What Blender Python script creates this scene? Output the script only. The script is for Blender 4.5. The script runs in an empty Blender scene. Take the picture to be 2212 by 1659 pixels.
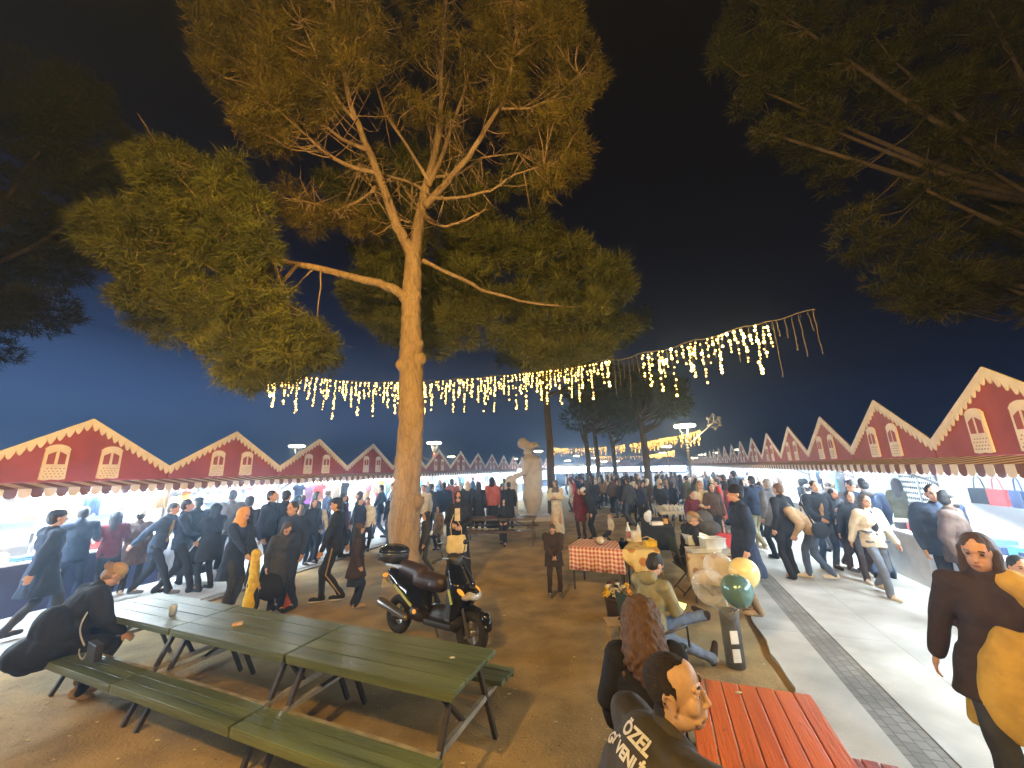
import bpy, math, random
import numpy as np
from mathutils import Vector, Matrix, noise, Quaternion
from mathutils.bvhtree import BVHTree
S = bpy.context.scene; COL = S.collection
PI = math.pi; rad = math.radians
# ---------------------------------------------------------------- camera
CAMH = 2.2; FP = 800.0; TH = math.atan(184/800); ROLL = .028
r0 = Vector((1, 0, 0)); fwd = Vector((0, math.cos(TH), math.sin(TH))); u0 = Vector((0, -math.sin(TH), math.cos(TH)))
rgt = r0*math.cos(ROLL)-u0*math.sin(ROLL); upv = r0*math.sin(ROLL)+u0*math.cos(ROLL)
CP = Vector((0, 0, CAMH))
cam = bpy.data.objects.new('camera', bpy.data.cameras.new('camera')); COL.objects.link(cam)
cam.matrix_world = Matrix.Translation(CP) @ Matrix((rgt, upv, -fwd)).transposed().to_4x4()
cam.data.sensor_width = 36; cam.data.lens = FP/2212*36; cam.data.clip_start = .05; cam.data.clip_end = 2000
S.camera = cam
S.view_settings.view_transform = 'Standard'; S.view_settings.look = 'None'; S.view_settings.exposure = .5; S.view_settings.gamma = 1
# ---------------------------------------------------------------- world: night sky with city glow low down
W = bpy.data.worlds.new('World'); S.world = W; W.use_nodes = True
nt = W.node_tree; nt.nodes.clear()
wo = nt.nodes.new('ShaderNodeOutputWorld'); bg = nt.nodes.new('ShaderNodeBackground'); tc = nt.nodes.new('ShaderNodeTexCoord')
sx = nt.nodes.new('ShaderNodeSeparateXYZ'); rp = nt.nodes.new('ShaderNodeValToRGB')
nt.links.new(tc.outputs['Generated'], sx.inputs[0])
mx = nt.nodes.new('ShaderNodeMath'); mx.operation = 'MULTIPLY_ADD'; mx.inputs[1].default_value = .15
nt.links.new(sx.outputs[0], mx.inputs[0]); nt.links.new(sx.outputs[2], mx.inputs[2])
nt.links.new(mx.outputs[0], rp.inputs[0])
cr = rp.color_ramp
stops = [(0, (.12, .22, .42)), (.06, (.075, .14, .30)), (.16, (.024, .044, .10)), (.28, (.007, .010, .024)), (.42, (.0025, .0022, .006)), (.62, (.0014, .0009, .003)), (1, (.001, .0006, .002))]
for i, (p, c) in enumerate(stops):
    e = cr.elements[i] if i < 2 else cr.elements.new(p)
    e.position = p; e.color = (*c, 1)
nt.links.new(rp.outputs[0], bg.inputs[0]); bg.inputs[1].default_value = 1.0
nt.links.new(bg.outputs[0], wo.inputs[0])
WARM = (1, .57, .13); COOL = (.74, .9, 1)

# ---------------------------------------------------------------- helpers
def ray(x, y): return fwd + rgt*((x-1106)/FP) - upv*((y-829.5)/FP)
def G(x, y, z=0.0):
    d = ray(x, y); return CP + d*((z-CAMH)/d.z)
def V(x, y, Y):
    d = ray(x, y); return CP + d*(Y/d.y)
def tag(o, label=None, cat=None, group=None, kind=None):
    if label: o['label'] = label
    if cat: o['category'] = cat
    if group: o['group'] = group
    if kind: o['kind'] = kind
    return o
def thing(name, label, cat, loc=(0, 0, 0), rz=0, group=None, kind=None):
    o = bpy.data.objects.new(name, None); COL.objects.link(o); o.empty_display_size = .1
    o.location = loc; o.rotation_euler = (0, 0, rz)
    return tag(o, label, cat, group, kind)
_m = {}
def mat(name, c1, c2=None, scale=6, rough=.8, metal=0, bump=0, bscale=None, emit=None, es=0, detail=4, spec=.5, stretch=None, trans=0, alpha=1):
    if name in _m: return _m[name]
    m = bpy.data.materials.new(name); m.use_nodes = True; n = m.node_tree; b = n.nodes['Principled BSDF']
    b.inputs['Roughness'].default_value = rough; b.inputs['Metallic'].default_value = metal
    b.inputs['Specular IOR Level'].default_value = spec
    if trans: b.inputs['Transmission Weight'].default_value = trans
    if alpha < 1: b.inputs['Alpha'].default_value = alpha
    t = n.nodes.new('ShaderNodeTexCoord'); mp = n.nodes.new('ShaderNodeMapping'); n.links.new(t.outputs['Object'], mp.inputs[0])
    if stretch: mp.inputs['Scale'].default_value = stretch
    if c2 is None: c2 = tuple(min(1, x*.7) for x in c1)
    nz = n.nodes.new('ShaderNodeTexNoise'); nz.inputs['Scale'].default_value = scale; nz.inputs['Detail'].default_value = detail
    n.links.new(mp.outputs[0], nz.inputs[0])
    rr = n.nodes.new('ShaderNodeValToRGB'); rr.color_ramp.elements[0].position = .35; rr.color_ramp.elements[1].position = .65
    rr.color_ramp.elements[0].color = (*c2, 1); rr.color_ramp.elements[1].color = (*c1, 1)
    n.links.new(nz.outputs[0], rr.inputs[0]); n.links.new(rr.outputs[0], b.inputs['Base Color'])
    if bump:
        nb = n.nodes.new('ShaderNodeTexNoise'); nb.inputs['Scale'].default_value = bscale or scale*3; nb.inputs['Detail'].default_value = 5
        n.links.new(mp.outputs[0], nb.inputs[0])
        bp = n.nodes.new('ShaderNodeBump'); bp.inputs['Strength'].default_value = bump; bp.inputs['Distance'].default_value = .02
        n.links.new(nb.outputs[0], bp.inputs['Height']); n.links.new(bp.outputs[0], b.inputs['Normal'])
    if emit:
        b.inputs['Emission Color'].default_value = (*emit, 1); b.inputs['Emission Strength'].default_value = es
    _m[name] = m; return m
class MB:
    """collects primitive shapes into one mesh"""
    def __init__(s): s.v = []; s.f = []; s.s = []
    def add(s, vs, fs, sm=False):
        o = len(s.v); s.v += [Vector(p) for p in vs]; s.f += [tuple(i+o for i in f) for f in fs]; s.s += [sm]*len(fs); return s
    def box(s, c, d, R=None):
        x, y, z = d[0]/2, d[1]/2, d[2]/2; c = Vector(c)
        vs = [Vector((a*x, b*y, g*z)) for g in (-1, 1) for b in (-1, 1) for a in (-1, 1)]
        if R is not None: vs = [R @ v for v in vs]
        return s.add([c+v for v in vs], [(0, 2, 3, 1), (4, 5, 7, 6), (0, 1, 5, 4), (2, 6, 7, 3), (0, 4, 6, 2), (1, 3, 7, 5)])
    def bar(s, a, b, w, h=None, up=(0, 0, 1)):
        a, b = Vector(a), Vector(b); h = h or w; d = (b-a); L = d.length; d.normalize(); up = Vector(up)
        if abs(d.dot(up)) > .95: up = Vector((0, 1, 0))
        x = d.cross(up).normalized(); z = x.cross(d)
        R = Matrix((x, d, z)).transposed(); return s.box((a+b)/2, (w, L, h), R)
    def tube(s, pts, rs, n=8, cap=True, sm=True):
        pts = [Vector(p) for p in pts]
        if isinstance(rs, (int, float)): rs = [rs]*len(pts)
        o = []; prev = None; vs = []
        for i, p in enumerate(pts):
            d = (pts[min(i+1, len(pts)-1)]-pts[max(i-1, 0)]).normalized()
            if prev is None:
                x = d.orthogonal().normalized()
            else:
                x = (prev - d*prev.dot(d)).normalized()
            prev = x; y = d.cross(x)
            for k in range(n):
                a = 2*PI*k/n; vs.append(p+(x*math.cos(a)+y*math.sin(a))*rs[i])
        fs = [(i*n+k, i*n+(k+1) % n, (i+1)*n+(k+1) % n, (i+1)*n+k) for i in range(len(pts)-1) for k in range(n)]
        if cap: fs += [tuple(range(n))[::-1], tuple((len(pts)-1)*n+k for k in range(n))]
        return s.add(vs, fs, sm)
    def ell(s, c, r, R=None, nu=14, nv=9):
        c = Vector(c); r = (r, r, r) if isinstance(r, (int, float)) else r
        vs = [Vector((0, 0, -r[2]))]
        for j in range(1, nv):
            t = -PI/2+PI*j/nv
            for i in range(nu):
                a = 2*PI*i/nu; vs.append(Vector((r[0]*math.cos(t)*math.cos(a), r[1]*math.cos(t)*math.sin(a), r[2]*math.sin(t))))
        vs.append(Vector((0, 0, r[2])))
        if R is not None: vs = [R @ v for v in vs]
        fs = [(0, 1+(i+1) % nu, 1+i) for i in range(nu)]
        for j in range(nv-2):
            for i in range(nu):
                a = 1+j*nu+i; b = 1+j*nu+(i+1) % nu; fs.append((a, b, b+nu, a+nu))
        L = len(vs)-1; fs += [(L, L-nu+i, L-nu+(i+1) % nu) for i in range(nu)]
        return s.add([c+v for v in vs], fs, True)
    def cap(s, a, b, ra, rb, n=12):
        """tapered capsule, closed"""
        a, b = Vector(a), Vector(b); d = (b-a); L = d.length
        if L < 1e-5: return s.ell(a, ra)
        d /= L
        st = []
        for t in (-80, -50, -20): st.append((a+d*ra*math.sin(rad(t)), ra*math.cos(rad(t))))
        for t in (.0, .25, .5, .75, 1): st.append((a+d*L*t, ra+(rb-ra)*t))
        for t in (20, 50, 80): st.append((b+d*rb*math.sin(rad(t)), rb*math.cos(rad(t))))
        return s.tube([p for p, _ in st], [q for _, q in st], n)
    def prism(s, poly, y0, y1, M=None):
        """polygon in xz extruded along y"""
        n = len(poly); vs = [Vector((x, y0, z)) for x, z in poly]+[Vector((x, y1, z)) for x, z in poly]
        if M: vs = [M @ v for v in vs]
        return s.add(vs, [tuple(range(n)), tuple(range(2*n-1, n-1, -1))]+[(i, i+n, (i+1) % n+n, (i+1) % n) for i in range(n)])
    def lathe(s, prof, c=(0, 0, 0), n=20, R=None):
        c = Vector(c); vs = []
        for r, z in prof:
            for k in range(n):
                a = 2*PI*k/n; v = Vector((r*math.cos(a), r*math.sin(a), z)); vs.append(c+(R @ v if R is not None else v))
        m = len(prof)
        fs = [(i*n+k, i*n+(k+1) % n, (i+1)*n+(k+1) % n, (i+1)*n+k) for i in range(m-1) for k in range(n)]
        fs += [tuple(range(n))[::-1], tuple((m-1)*n+k for k in range(n))]
        return s.add(vs, fs, True)
    def mesh(s, name):
        me = bpy.data.meshes.new(name); me.from_pydata([tuple(v) for v in s.v], [], s.f)
        me.polygons.foreach_set('use_smooth', s.s); me.update(); return me
    def build(s, name, m, parent=None, bevel=0, mods=None):
        me = s.mesh(name); me.materials.append(m)
        o = bpy.data.objects.new(name, me); COL.objects.link(o)
        if parent: o.parent = parent
        if bevel:
            b = o.modifiers.new('b', 'BEVEL'); b.width = bevel; b.segments = 2; b.limit_method = 'ANGLE'
        return o
BAKE = []
def organic(mb, name, m, parent=None, vox=.015, sm=3, wr=0, ws=9):
    """one continuous skin grown over overlapping shapes"""
    me = mb.mesh(name); me.materials.append(m)
    o = bpy.data.objects.new(name, me); COL.objects.link(o)
    if parent: o.parent = parent
    a = o.modifiers.new('r', 'REMESH'); a.mode = 'VOXEL'; a.voxel_size = vox; a.use_smooth_shade = True
    if sm:
        b = o.modifiers.new('s', 'SMOOTH'); b.factor = .5; b.iterations = sm
    BAKE.append((o, wr, ws)); return o
def bake_all():
    bpy.context.view_layer.update()
    dg = bpy.context.evaluated_depsgraph_get()
    out = []
    for o, wr, ws in BAKE:
        out.append((o, bpy.data.meshes.new_from_object(o.evaluated_get(dg)), wr, ws))
    for o, me, wr, ws in out:
        nm = o.data.name; mm = o.data.materials[0]; o.modifiers.clear(); old = o.data; o.data = me
        if not me.materials: me.materials.append(mm)
        bpy.data.meshes.remove(old); me.name = nm
        if wr:
            n = len(me.vertices); co = np.empty(n*3); me.vertices.foreach_get('co', co); nn = np.empty(n*3); me.vertices.foreach_get('normal', nn)
            co = co.reshape(-1, 3); nn = nn.reshape(-1, 3)
            seed = random.random()*50
            q = co*ws*np.array([1, 1, .55])+seed
            # cheap folded wrinkles: sums of warped sines
            w = np.sin(q[:, 0]*2.1+1.7*np.sin(q[:, 2]*1.3+q[:, 1]))*np.cos(q[:, 2]*2.3+1.3*np.sin(q[:, 1]*1.9+q[:, 0]*.7))+.5*np.sin(q[:, 2]*4.1+2*np.sin(q[:, 0]*2.7+q[:, 1]*1.7))
            co += nn*(w*wr)[:, None]; me.vertices.foreach_set('co', co.ravel()); me.update()
    BAKE.clear()
def copy_tree(o, parent=None):
    c = o.copy(); COL.objects.link(c)
    if parent: c.parent = parent
    for ch in o.children: copy_tree(ch, c)
    return c
def rawmesh(name, V3, F3, m, parent=None, smooth=False):
    me = bpy.data.meshes.new(name); nv = len(V3); nf = len(F3)
    me.vertices.add(nv); me.vertices.foreach_set('co', np.ascontiguousarray(V3, dtype=np.float32).ravel())
    me.loops.add(nf*3); me.loops.foreach_set('vertex_index', np.ascontiguousarray(F3, dtype=np.int32).ravel())
    me.polygons.add(nf); me.polygons.foreach_set('loop_start', np.arange(0, nf*3, 3, dtype=np.int32))
    me.polygons.foreach_set('loop_total', np.full(nf, 3, dtype=np.int32))
    me.update(calc_edges=True); me.validate(); me.materials.append(m)
    o = bpy.data.objects.new(name, me); COL.objects.link(o)
    if parent: o.parent = parent
    return o
random.seed(5); np.random.seed(5)

# ---------------------------------------------------------------- materials for the setting
def ground_mat():
    m = mat('packed_earth', (.40, .275, .115), (.22, .15, .065), scale=1.9, rough=.9, bump=.7, bscale=38, detail=9)
    n = m.node_tree; b = n.nodes['Principled BSDF']
    src = b.inputs['Base Color'].links[0].from_socket
    vo = n.nodes.new('ShaderNodeTexVoronoi'); vo.inputs['Scale'].default_value = 5; t = n.nodes.new('ShaderNodeTexCoord')
    n.links.new(t.outputs['Object'], vo.inputs[0])
    r = n.nodes.new('ShaderNodeValToRGB'); r.color_ramp.elements[0].position = .035; r.color_ramp.elements[1].position = .06
    r.color_ramp.elements[0].color = (1, 1, 1, 1); r.color_ramp.elements[1].color = (0, 0, 0, 1)
    n.links.new(vo.outputs['Distance'], r.inputs[0])
    mx = n.nodes.new('ShaderNodeMixRGB'); mx.inputs[2].default_value = (.45, .4, .28, 1)
    n.links.new(r.outputs[0], mx.inputs[0]); n.links.new(src, mx.inputs[1]); n.links.new(mx.outputs[0], b.inputs['Base Color'])
    return m
M_earth = ground_mat()
def slab_mat(name, c1, c2, sx_, sy_, rot, mortar):
    m = bpy.data.materials.new(name); m.use_nodes = True; n = m.node_tree; b = n.nodes['Principled BSDF']; b.inputs['Roughness'].default_value = .75
    t = n.nodes.new('ShaderNodeTexCoord'); mp = n.nodes.new('ShaderNodeMapping'); mp.inputs['Rotation'].default_value = (0, 0, rot)
    n.links.new(t.outputs['Object'], mp.inputs[0])
    br = n.nodes.new('ShaderNodeTexBrick'); br.inputs['Scale'].default_value = 1; br.inputs['Brick Width'].default_value = sx_; br.inputs['Row Height'].default_value = sy_
    br.inputs['Mortar Size'].default_value = mortar; br.inputs['Color1'].default_value = (*c1, 1); br.inputs['Color2'].default_value = (*c2, 1)
    br.inputs['Mortar'].default_value = (*[x*.72 for x in c2], 1)
    n.links.new(mp.outputs[0], br.inputs[0])
    nz = n.nodes.new('ShaderNodeTexNoise'); nz.inputs['Scale'].default_value = 1.7; nz.inputs['Detail'].default_value = 9; n.links.new(mp.outputs[0], nz.inputs[0])
    rr = n.nodes.new('ShaderNodeValToRGB'); rr.color_ramp.elements[0].color = (.62, .6, .56, 1); rr.color_ramp.elements[1].color = (1, 1, 1, 1); rr.color_ramp.elements[0].position = .3; rr.color_ramp.elements[1].position = .7
    n.links.new(nz.outputs[0], rr.inputs[0])
    mx = n.nodes.new('ShaderNodeMixRGB'); mx.blend_type = 'MULTIPLY'; mx.inputs[0].default_value = 1
    n.links.new(br.outputs[0], mx.inputs[1]); n.links.new(rr.outputs[0], mx.inputs[2]); n.links.new(mx.outputs[0], b.inputs['Base Color'])
    bp = n.nodes.new('ShaderNodeBump'); bp.inputs['Strength'].default_value = .35; bp.inputs['Distance'].default_value = .01
    n2 = n.nodes.new('ShaderNodeTexNoise'); n2.inputs['Scale'].default_value = 60; n2.inputs['Detail'].default_value = 6; n.links.new(mp.outputs[0], n2.inputs[0])
    n.links.new(n2.outputs[0], bp.inputs['Height']); n.links.new(bp.outputs[0], b.inputs['Normal'])
    return m
# row geometry
LP0 = Vector((-8.67, 7.57, 0)); LST = Vector((.86, 2.87, 0)); LD = LST.normalized(); LN = Vector((LD.y, -LD.x, 0))
RP0 = Vector((6.79, 5.19, 0)); RST = Vector((1.08, 2.8, 0)); RD = RST.normalized(); RN = Vector((-RD.y, RD.x, 0))
A_L = math.atan2(LD.y, LD.x); A_R = math.atan2(RD.y, RD.x)
def sheet(name, pts, z0, z1, m, kind='structure'):
    mb = MB(); n = len(pts); vs = [Vector((p[0], p[1], z1)) for p in pts]+[Vector((p[0], p[1], z0)) for p in pts]
    mb.add(vs, [tuple(range(n)), tuple(range(2*n-1, n-1, -1))]+[(i, i+n, (i+1) % n+n, (i+1) % n) for i in range(n)])
    o = mb.build(name, m); tag(o, kind=kind); return o
g = MB(); NX = 60
xs = np.concatenate([np.linspace(-400, -14, 8), np.linspace(-12, 14, 105), np.linspace(16, 400, 8)]); ys = np.concatenate([np.linspace(-60, -3, 5), np.linspace(-2, 24, 105), np.linspace(27, 600, 9)])
vs = []
for y in ys:
    for x in xs:
        h = 0
        if -12.5 < x < 14.5 and -2.5 < y < 25: h = .02*noise.noise(Vector((x*.9, y*.9, 0)))+.008*noise.noise(Vector((x*4, y*4, 3)))-.012
        vs.append((x, y, h))
nx = len(xs)
g.add(vs, [(j*nx+i, j*nx+i+1, (j+1)*nx+i+1, (j+1)*nx+i) for j in range(len(ys)-1) for i in range(nx-1)], True)
tag(g.build('ground', M_earth), kind='structure')
def band(P0, D, N, o1, o2, l0=-14, l1=70):
    return [P0+D*l0+N*o1, P0+D*l1+N*o1, P0+D*l1+N*o2, P0+D*l0+N*o2]
def fixn(pts):  # counter-clockwise
    a = sum(pts[i].x*pts[(i+1) % 4].y-pts[(i+1) % 4].x*pts[i].y for i in range(4)); return pts if a > 0 else pts[::-1]
M_conc = slab_mat('pale_concrete', (.5, .48, .44), (.46, .44, .41), 3.2, 2.4, -A_R, .006)
M_cobl = slab_mat('cobble_strip', (.27, .25, .22), (.2, .185, .165), .11, .09, -A_R, .007)
M_pavl = slab_mat('left_paving', (.42, .42, .43), (.37, .37, .38), .6, .4, -A_L, .005)
def offR(x, y): q = G(x, y)-RP0; return q.dot(RN)
eA = sum(offR(*p) for p in [(1620, 1330), (1700, 1470)])/2
eB = sum(offR(*p) for p in [(1659, 1290), (1920, 1590)])/2
eC = sum(offR(*p) for p in [(1659, 1248), (1785, 1360), (2030, 1610)])/3
print('offsets', eA, eB, eC)
sheet('right_path', fixn(band(RP0, RD, RN, -3, eC)), -.2, .03, M_conc)
sheet('cobble_strip', fixn(band(RP0, RD, RN, eC, eB)), -.2, .022, M_cobl)
# inner concrete band with a chipped edge
inner = [RP0+RD*-14+RN*eB, RP0+RD*70+RN*eB]; k = 70.0; edge = []
while k > -14:
    edge.append(RP0+RD*k+RN*(eA+(.05*noise.noise(Vector((k*2.1, 0, 0)))+.03*noise.noise(Vector((k*7, 1, 0)))) if k < 14 else RP0+RD*k+RN*eA)); k -= .12 if k < 14 else 4
inner += edge
inn = [Vector(p) for p in inner]
ar = sum(inn[i].x*inn[(i+1) % len(inn)].y-inn[(i+1) % len(inn)].x*inn[i].y for i in range(len(inn)))
sheet('inner_path', inn if ar > 0 else inn[::-1], -.2, .03, M_conc)
sheet('left_path', fixn(band(LP0, LD, LN, -3, 2.75)), -.2, .03, M_pavl)
sheet('left_kerb', fixn(band(LP0, LD, LN, 2.75, 2.95)), -.2, .02, M_cobl)

# grit, dry leaves and pine needles lying on the packed earth
def grit():
    n = 15000; V_, F_ = [], []
    r_ = np.random.default_rng(3); k = 0
    while k < n:
        y = 1.2+abs(r_.normal(0, 1))*5; x = r_.uniform(-6.5, 4.0); q = Vector((x, y, 0))
        if (q-LP0).dot(LN) < 3.1 or (q-RP0).dot(RN) < eA+.1 or y > 16: continue
        h = .02*noise.noise(Vector((x*.9, y*.9, 0)))+.008*noise.noise(Vector((x*4, y*4, 3)))-.009; a = r_.uniform(0, 6.28); L_ = r_.uniform(.004, .013)*(1+(r_.random() < .25)*2.0); w = r_.uniform(.002, .007)
        d = np.array([math.cos(a), math.sin(a)])*L_; e = np.array([-math.sin(a), math.cos(a)])*w
        i = len(V_); V_ += [(x-d[0], y-d[1], h), (x+e[0], y+e[1], h+.002), (x+d[0], y+d[1], h+.001), (x-e[0], y-e[1], h+.003)]; F_ += [(i, i+1, i+2), (i, i+2, i+3)]; k += 1
    m = mat('leaf_litter', (.55, .42, .2), (.07, .045, .02), scale=9, rough=.9); m.node_tree.nodes['Noise Texture'].inputs['Scale'].default_value = 40
    tag(rawmesh('leaf_litter', np.array(V_), np.array(F_), m), kind='stuff')
grit()
# ---------------------------------------------------------------- market stalls
M_board = mat('maroon_board', (.36, .075, .09), (.28, .055, .07), scale=2.5, rough=.6, bump=.1, bscale=20)
M_cream = mat('cream_trim', (.80, .74, .68), (.7, .64, .58), scale=5, rough=.6)
M_roof = mat('stall_roof', (.1, .03, .03), rough=.7)
M_awn_w = mat('awning_cream', (.62, .55, .47), (.5, .44, .38), scale=3)
M_awn_b = mat('awning_brown', (.17, .07, .055), (.12, .05, .045), scale=3)
M_wall = mat('stall_white_panel', (.78, .8, .82), (.7, .72, .75), scale=1.2)
M_post = mat('stall_post', (.35, .33, .32), rough=.5)
M_skB = mat('blue_skirt', (.05, .06, .16), (.035, .04, .11), scale=4, bump=.3)
M_skW = mat('white_skirt', (.6, .62, .66), (.5, .52, .56), scale=4, bump=.3)
M_tube = mat('led_tube', (.9, .95, 1), emit=(.85, .95, 1), es=38)
M_bulbL = mat('round_white_lamp', (.9, .95, 1), emit=(.9, .97, 1), es=30)
def stall_proto(skirt, back=M_wall):
    t = thing('market_stall', 'x', 'stall')
    b = MB(); b.prism([(-1.49, 2.16), (1.49, 2.16), (1.49, 2.47), (0, 3.40), (-1.49, 2.47)], 0, .04); b.build('gable_board', M_board, t)
    # pointed bargeboard
    tr = MB(); Ls = math.hypot(1.5, .95); dx, dz = 1.5/Ls, .95/Ls
    nT = 13
    for s in (-1, 1):
        def pt(u, v): return (s*(1.5-dx*u-dz*v*1.0) if False else s*(1.5-dx*u), 2.49+dz*u-v)
        b0 = [pt(0, -.015), pt(Ls, -.015), pt(Ls, .085), pt(0, .085)]
        b0 = b0 if s > 0 else b0
        tr.prism(b0, -.025, -.002)
        for k in range(nT):
            u0_, u1_ = Ls*(k+.02)/nT, Ls*(k+.98)/nT; um = (u0_+u1_)/2
            w = (u1_-u0_)
            tr.prism([pt(u0_, .084), pt(u1_, .084), pt(u1_-w*.08, .135), pt(um+w*.1, .205), pt(um-w*.1, .205), pt(u0_+w*.08, .135)], -.022, -.003)
    tr.build('gable_trim', M_cream, t)
    for sx_ in (-.40, .40):
        w = MB(); hw = .175
        w.prism([(sx_-hw, 2.25), (sx_-.09, 2.235), (sx_, 2.25), (sx_+.09, 2.235), (sx_+hw, 2.25), (sx_+hw*.94, 2.80), (sx_+hw, 2.82), (sx_+.12, 2.875), (sx_+.05, 2.90), (sx_, 2.905), (sx_-.05, 2.90), (sx_-.12, 2.875), (sx_-hw, 2.82), (sx_-hw*.94, 2.80)], -.03, -.003)
        wo_ = w.build('shutter_window', M_cream, t)
        for q in (-1, 1):
            p = MB(); c = sx_+q*.074
            p.prism([(c-.05, 2.53), (c+.05, 2.53), (c+.05, 2.72+(-q)*.03+.02), (c-.05, 2.72+q*.03+.02)], -.036, -.031)
            p.build('pane', M_board, wo_)
        la = MB()
        for i in range(5):
            for j in range(4):
                cx, cz = sx_-.11+.055*i+(.0275 if j % 2 else 0)-.01, 2.30+.05*j
                la.prism([(cx-.014, cz), (cx, cz-.012), (cx+.014, cz), (cx, cz+.012)], -.035, -.031)
        la.build('lattice_holes', mat('lattice_shadow', (.36, .27, .22)), wo_)  # diamonds in a shadow tone, painted for the dark holes of the lattice
    r = MB(); r.box((0, 1.2, 2.40), (2.98, 2.3, .04))
    r.build('roof', M_roof, t)
    # awning: stripes as alternating panels, scalloped valance
    N = 20; wS = 3.0/N
    aw, ab = MB(), MB()
    for k in range(N):
        x0, x1 = -1.5+k*wS, -1.5+(k+1)*wS; m_ = (x0+x1)/2
        tgt = aw if k % 2 else ab
        tgt.add([(x0, -.03, 2.20), (x1, -.03, 2.20), (x1, -.72, 2.10), (x0, -.72, 2.10), (x0, -.03, 2.19), (x1, -.03, 2.19), (x1, -.72, 2.09), (x0, -.72, 2.09)],
                [(0, 1, 2, 3)[::-1], (4, 5, 6, 7), (0, 4, 7, 3), (1, 2, 6, 5), (0, 1, 5, 4)])
        sc = [(x0+wS*.02, 2.10), (x1-wS*.02, 2.10), (x1-wS*.02, 1.995), (x1-wS*.15, 1.96), (m_, 1.94), (x0+wS*.15, 1.96), (x0+wS*.02, 1.995)]
        tgt.prism([(a, z) for a, z in sc], -.735, -.722)
    a1 = aw.build('awning', M_awn_w, t); ab.build('awning_stripe', M_awn_b, a1)
    w = MB(); w.box((0, 1.62, 1.2), (2.9, .04, 2.3)); w.build('back_wall', back, t)
    
    for s in (-1.44, 1.44): w = MB(); w.box((s, .75, 1.1), (.03, 1.7, 2.1)); w.build('side_wall', back, t)
    w = MB(); w.box((0, .75, 2.13), (2.85, 1.7, .02)); w.build('ceiling', back, t)
    for s in (-1.46, 1.46):
        p = MB(); p.box((s, -.05, 1.07), (.06, .06, 2.14)); p.bar((s, -.05, 1.75), (s, -.68, 2.05), .025); p.build('post', M_post, t)
    c = MB(); c.box((0, -.06, .42), (2.8, .72, .84)); c.build('counter', skirt, t)
    c = MB(); c.box((0, -.06, .86), (2.84, .78, .035)); c.build('counter_top', M_wall, t)
    return t
PR = [stall_proto(M_skB), stall_proto(M_skW), stall_proto(M_skW)]
ORD = ['nearest', 'second', 'third', 'fourth', 'fifth', 'sixth', 'seventh', 'eighth', 'ninth', 'tenth', 'eleventh', 'twelfth']
used = set(); STALL = {}
def place_stall(side, i):
    P0, ST, D = (LP0, LST, LD) if side == 'L' else (RP0, RST, RD)
    k = (i+10) % 3
    if side == 'L' and i == 0: k = 0
    if k not in used: used.add(k); o = PR[k]
    else: o = copy_tree(PR[k])
    N = LN if side == 'L' else RN
    o.location = P0+ST*i; o.rotation_euler = (0, 0, math.atan2(N.x, -N.y))
    o['group'] = 'red gabled market stalls in the %s row' % ('left' if side == 'L' else 'right')
    n = i+1 if side == 'L' else i
    sd = 'left' if side == 'L' else 'right'
    if i == -1 and side == 'L': o['label'] = 'red gabled stall cut off by the left edge of the photo'
    elif i == -1: o['label'] = 'red gabled stall cut off by the right edge of the photo'
    elif i < 10: o['label'] = '%s red gabled stall with a whole peak in view in the %s row' % (ORD[i], sd)
    else: o['label'] = 'small red gabled stall far along the %s row of stalls' % sd
    STALL[(side, i)] = o
    # lighting: a white LED tube under the awning
    far = i > 7
    t = thing('led_tube_light', 'LED tube lamp under the awning of the %s stall in the %s row' % (ORD[min(max(i, 0), 11)] if 0 <= i < 10 else ('cut off' if i < 0 else 'farthest'), sd), 'lamp', o.location, o.rotation_euler[2], 'LED tube lamps under the awnings')
    if i >= 10: t['label'] = 'tiny white LED tube lamp under the awnings far along the %s row' % sd
    b = MB(); L_ = 1.1 if i % 2 else 1.7
    b.box((.2*(-1)**i, -.42, 1.985), (L_, .1, .045)); b.build('tube', M_tube, t)
    h = MB(); h.box((.2*(-1)**i, -.42, 2.02), (L_+.06, .13, .025)); h.bar((.2*(-1)**i-.3, -.42, 2.02), (.2*(-1)**i-.3, -.3, 2.12), .01); h.bar((.2*(-1)**i+.3, -.42, 2.02), (.2*(-1)**i+.3, -.3, 2.12), .01); h.build('holder', M_post, t)
    for nm, loc, rx, pw in (('out', (0, -.5, 1.94), 38, 170), ('in', (0, -.1, 2.0), -35, 45)):
        if nm == 'in' and i > 12: continue
        ld = bpy.data.lights.new('tube_glow', 'AREA'); ld.shape = 'RECTANGLE'; ld.size = 2.4; ld.size_y = .1; ld.color = COOL
        ld.energy = pw*(2.1 if side == 'L' else 1.3)*(.6 if nm == 'out' else (1.1 if side == 'L' else .32))
        lo = bpy.data.objects.new('tube_glow', ld); COL.objects.link(lo); lo.parent = t; lo.location = loc; lo.rotation_euler = (rad(-rx) if nm == 'out' else rad(-rx), 0, 0)
for i in range(-1, 17): place_stall('L', i)
for i in range(-1, 22): place_stall('R', i)
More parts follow.
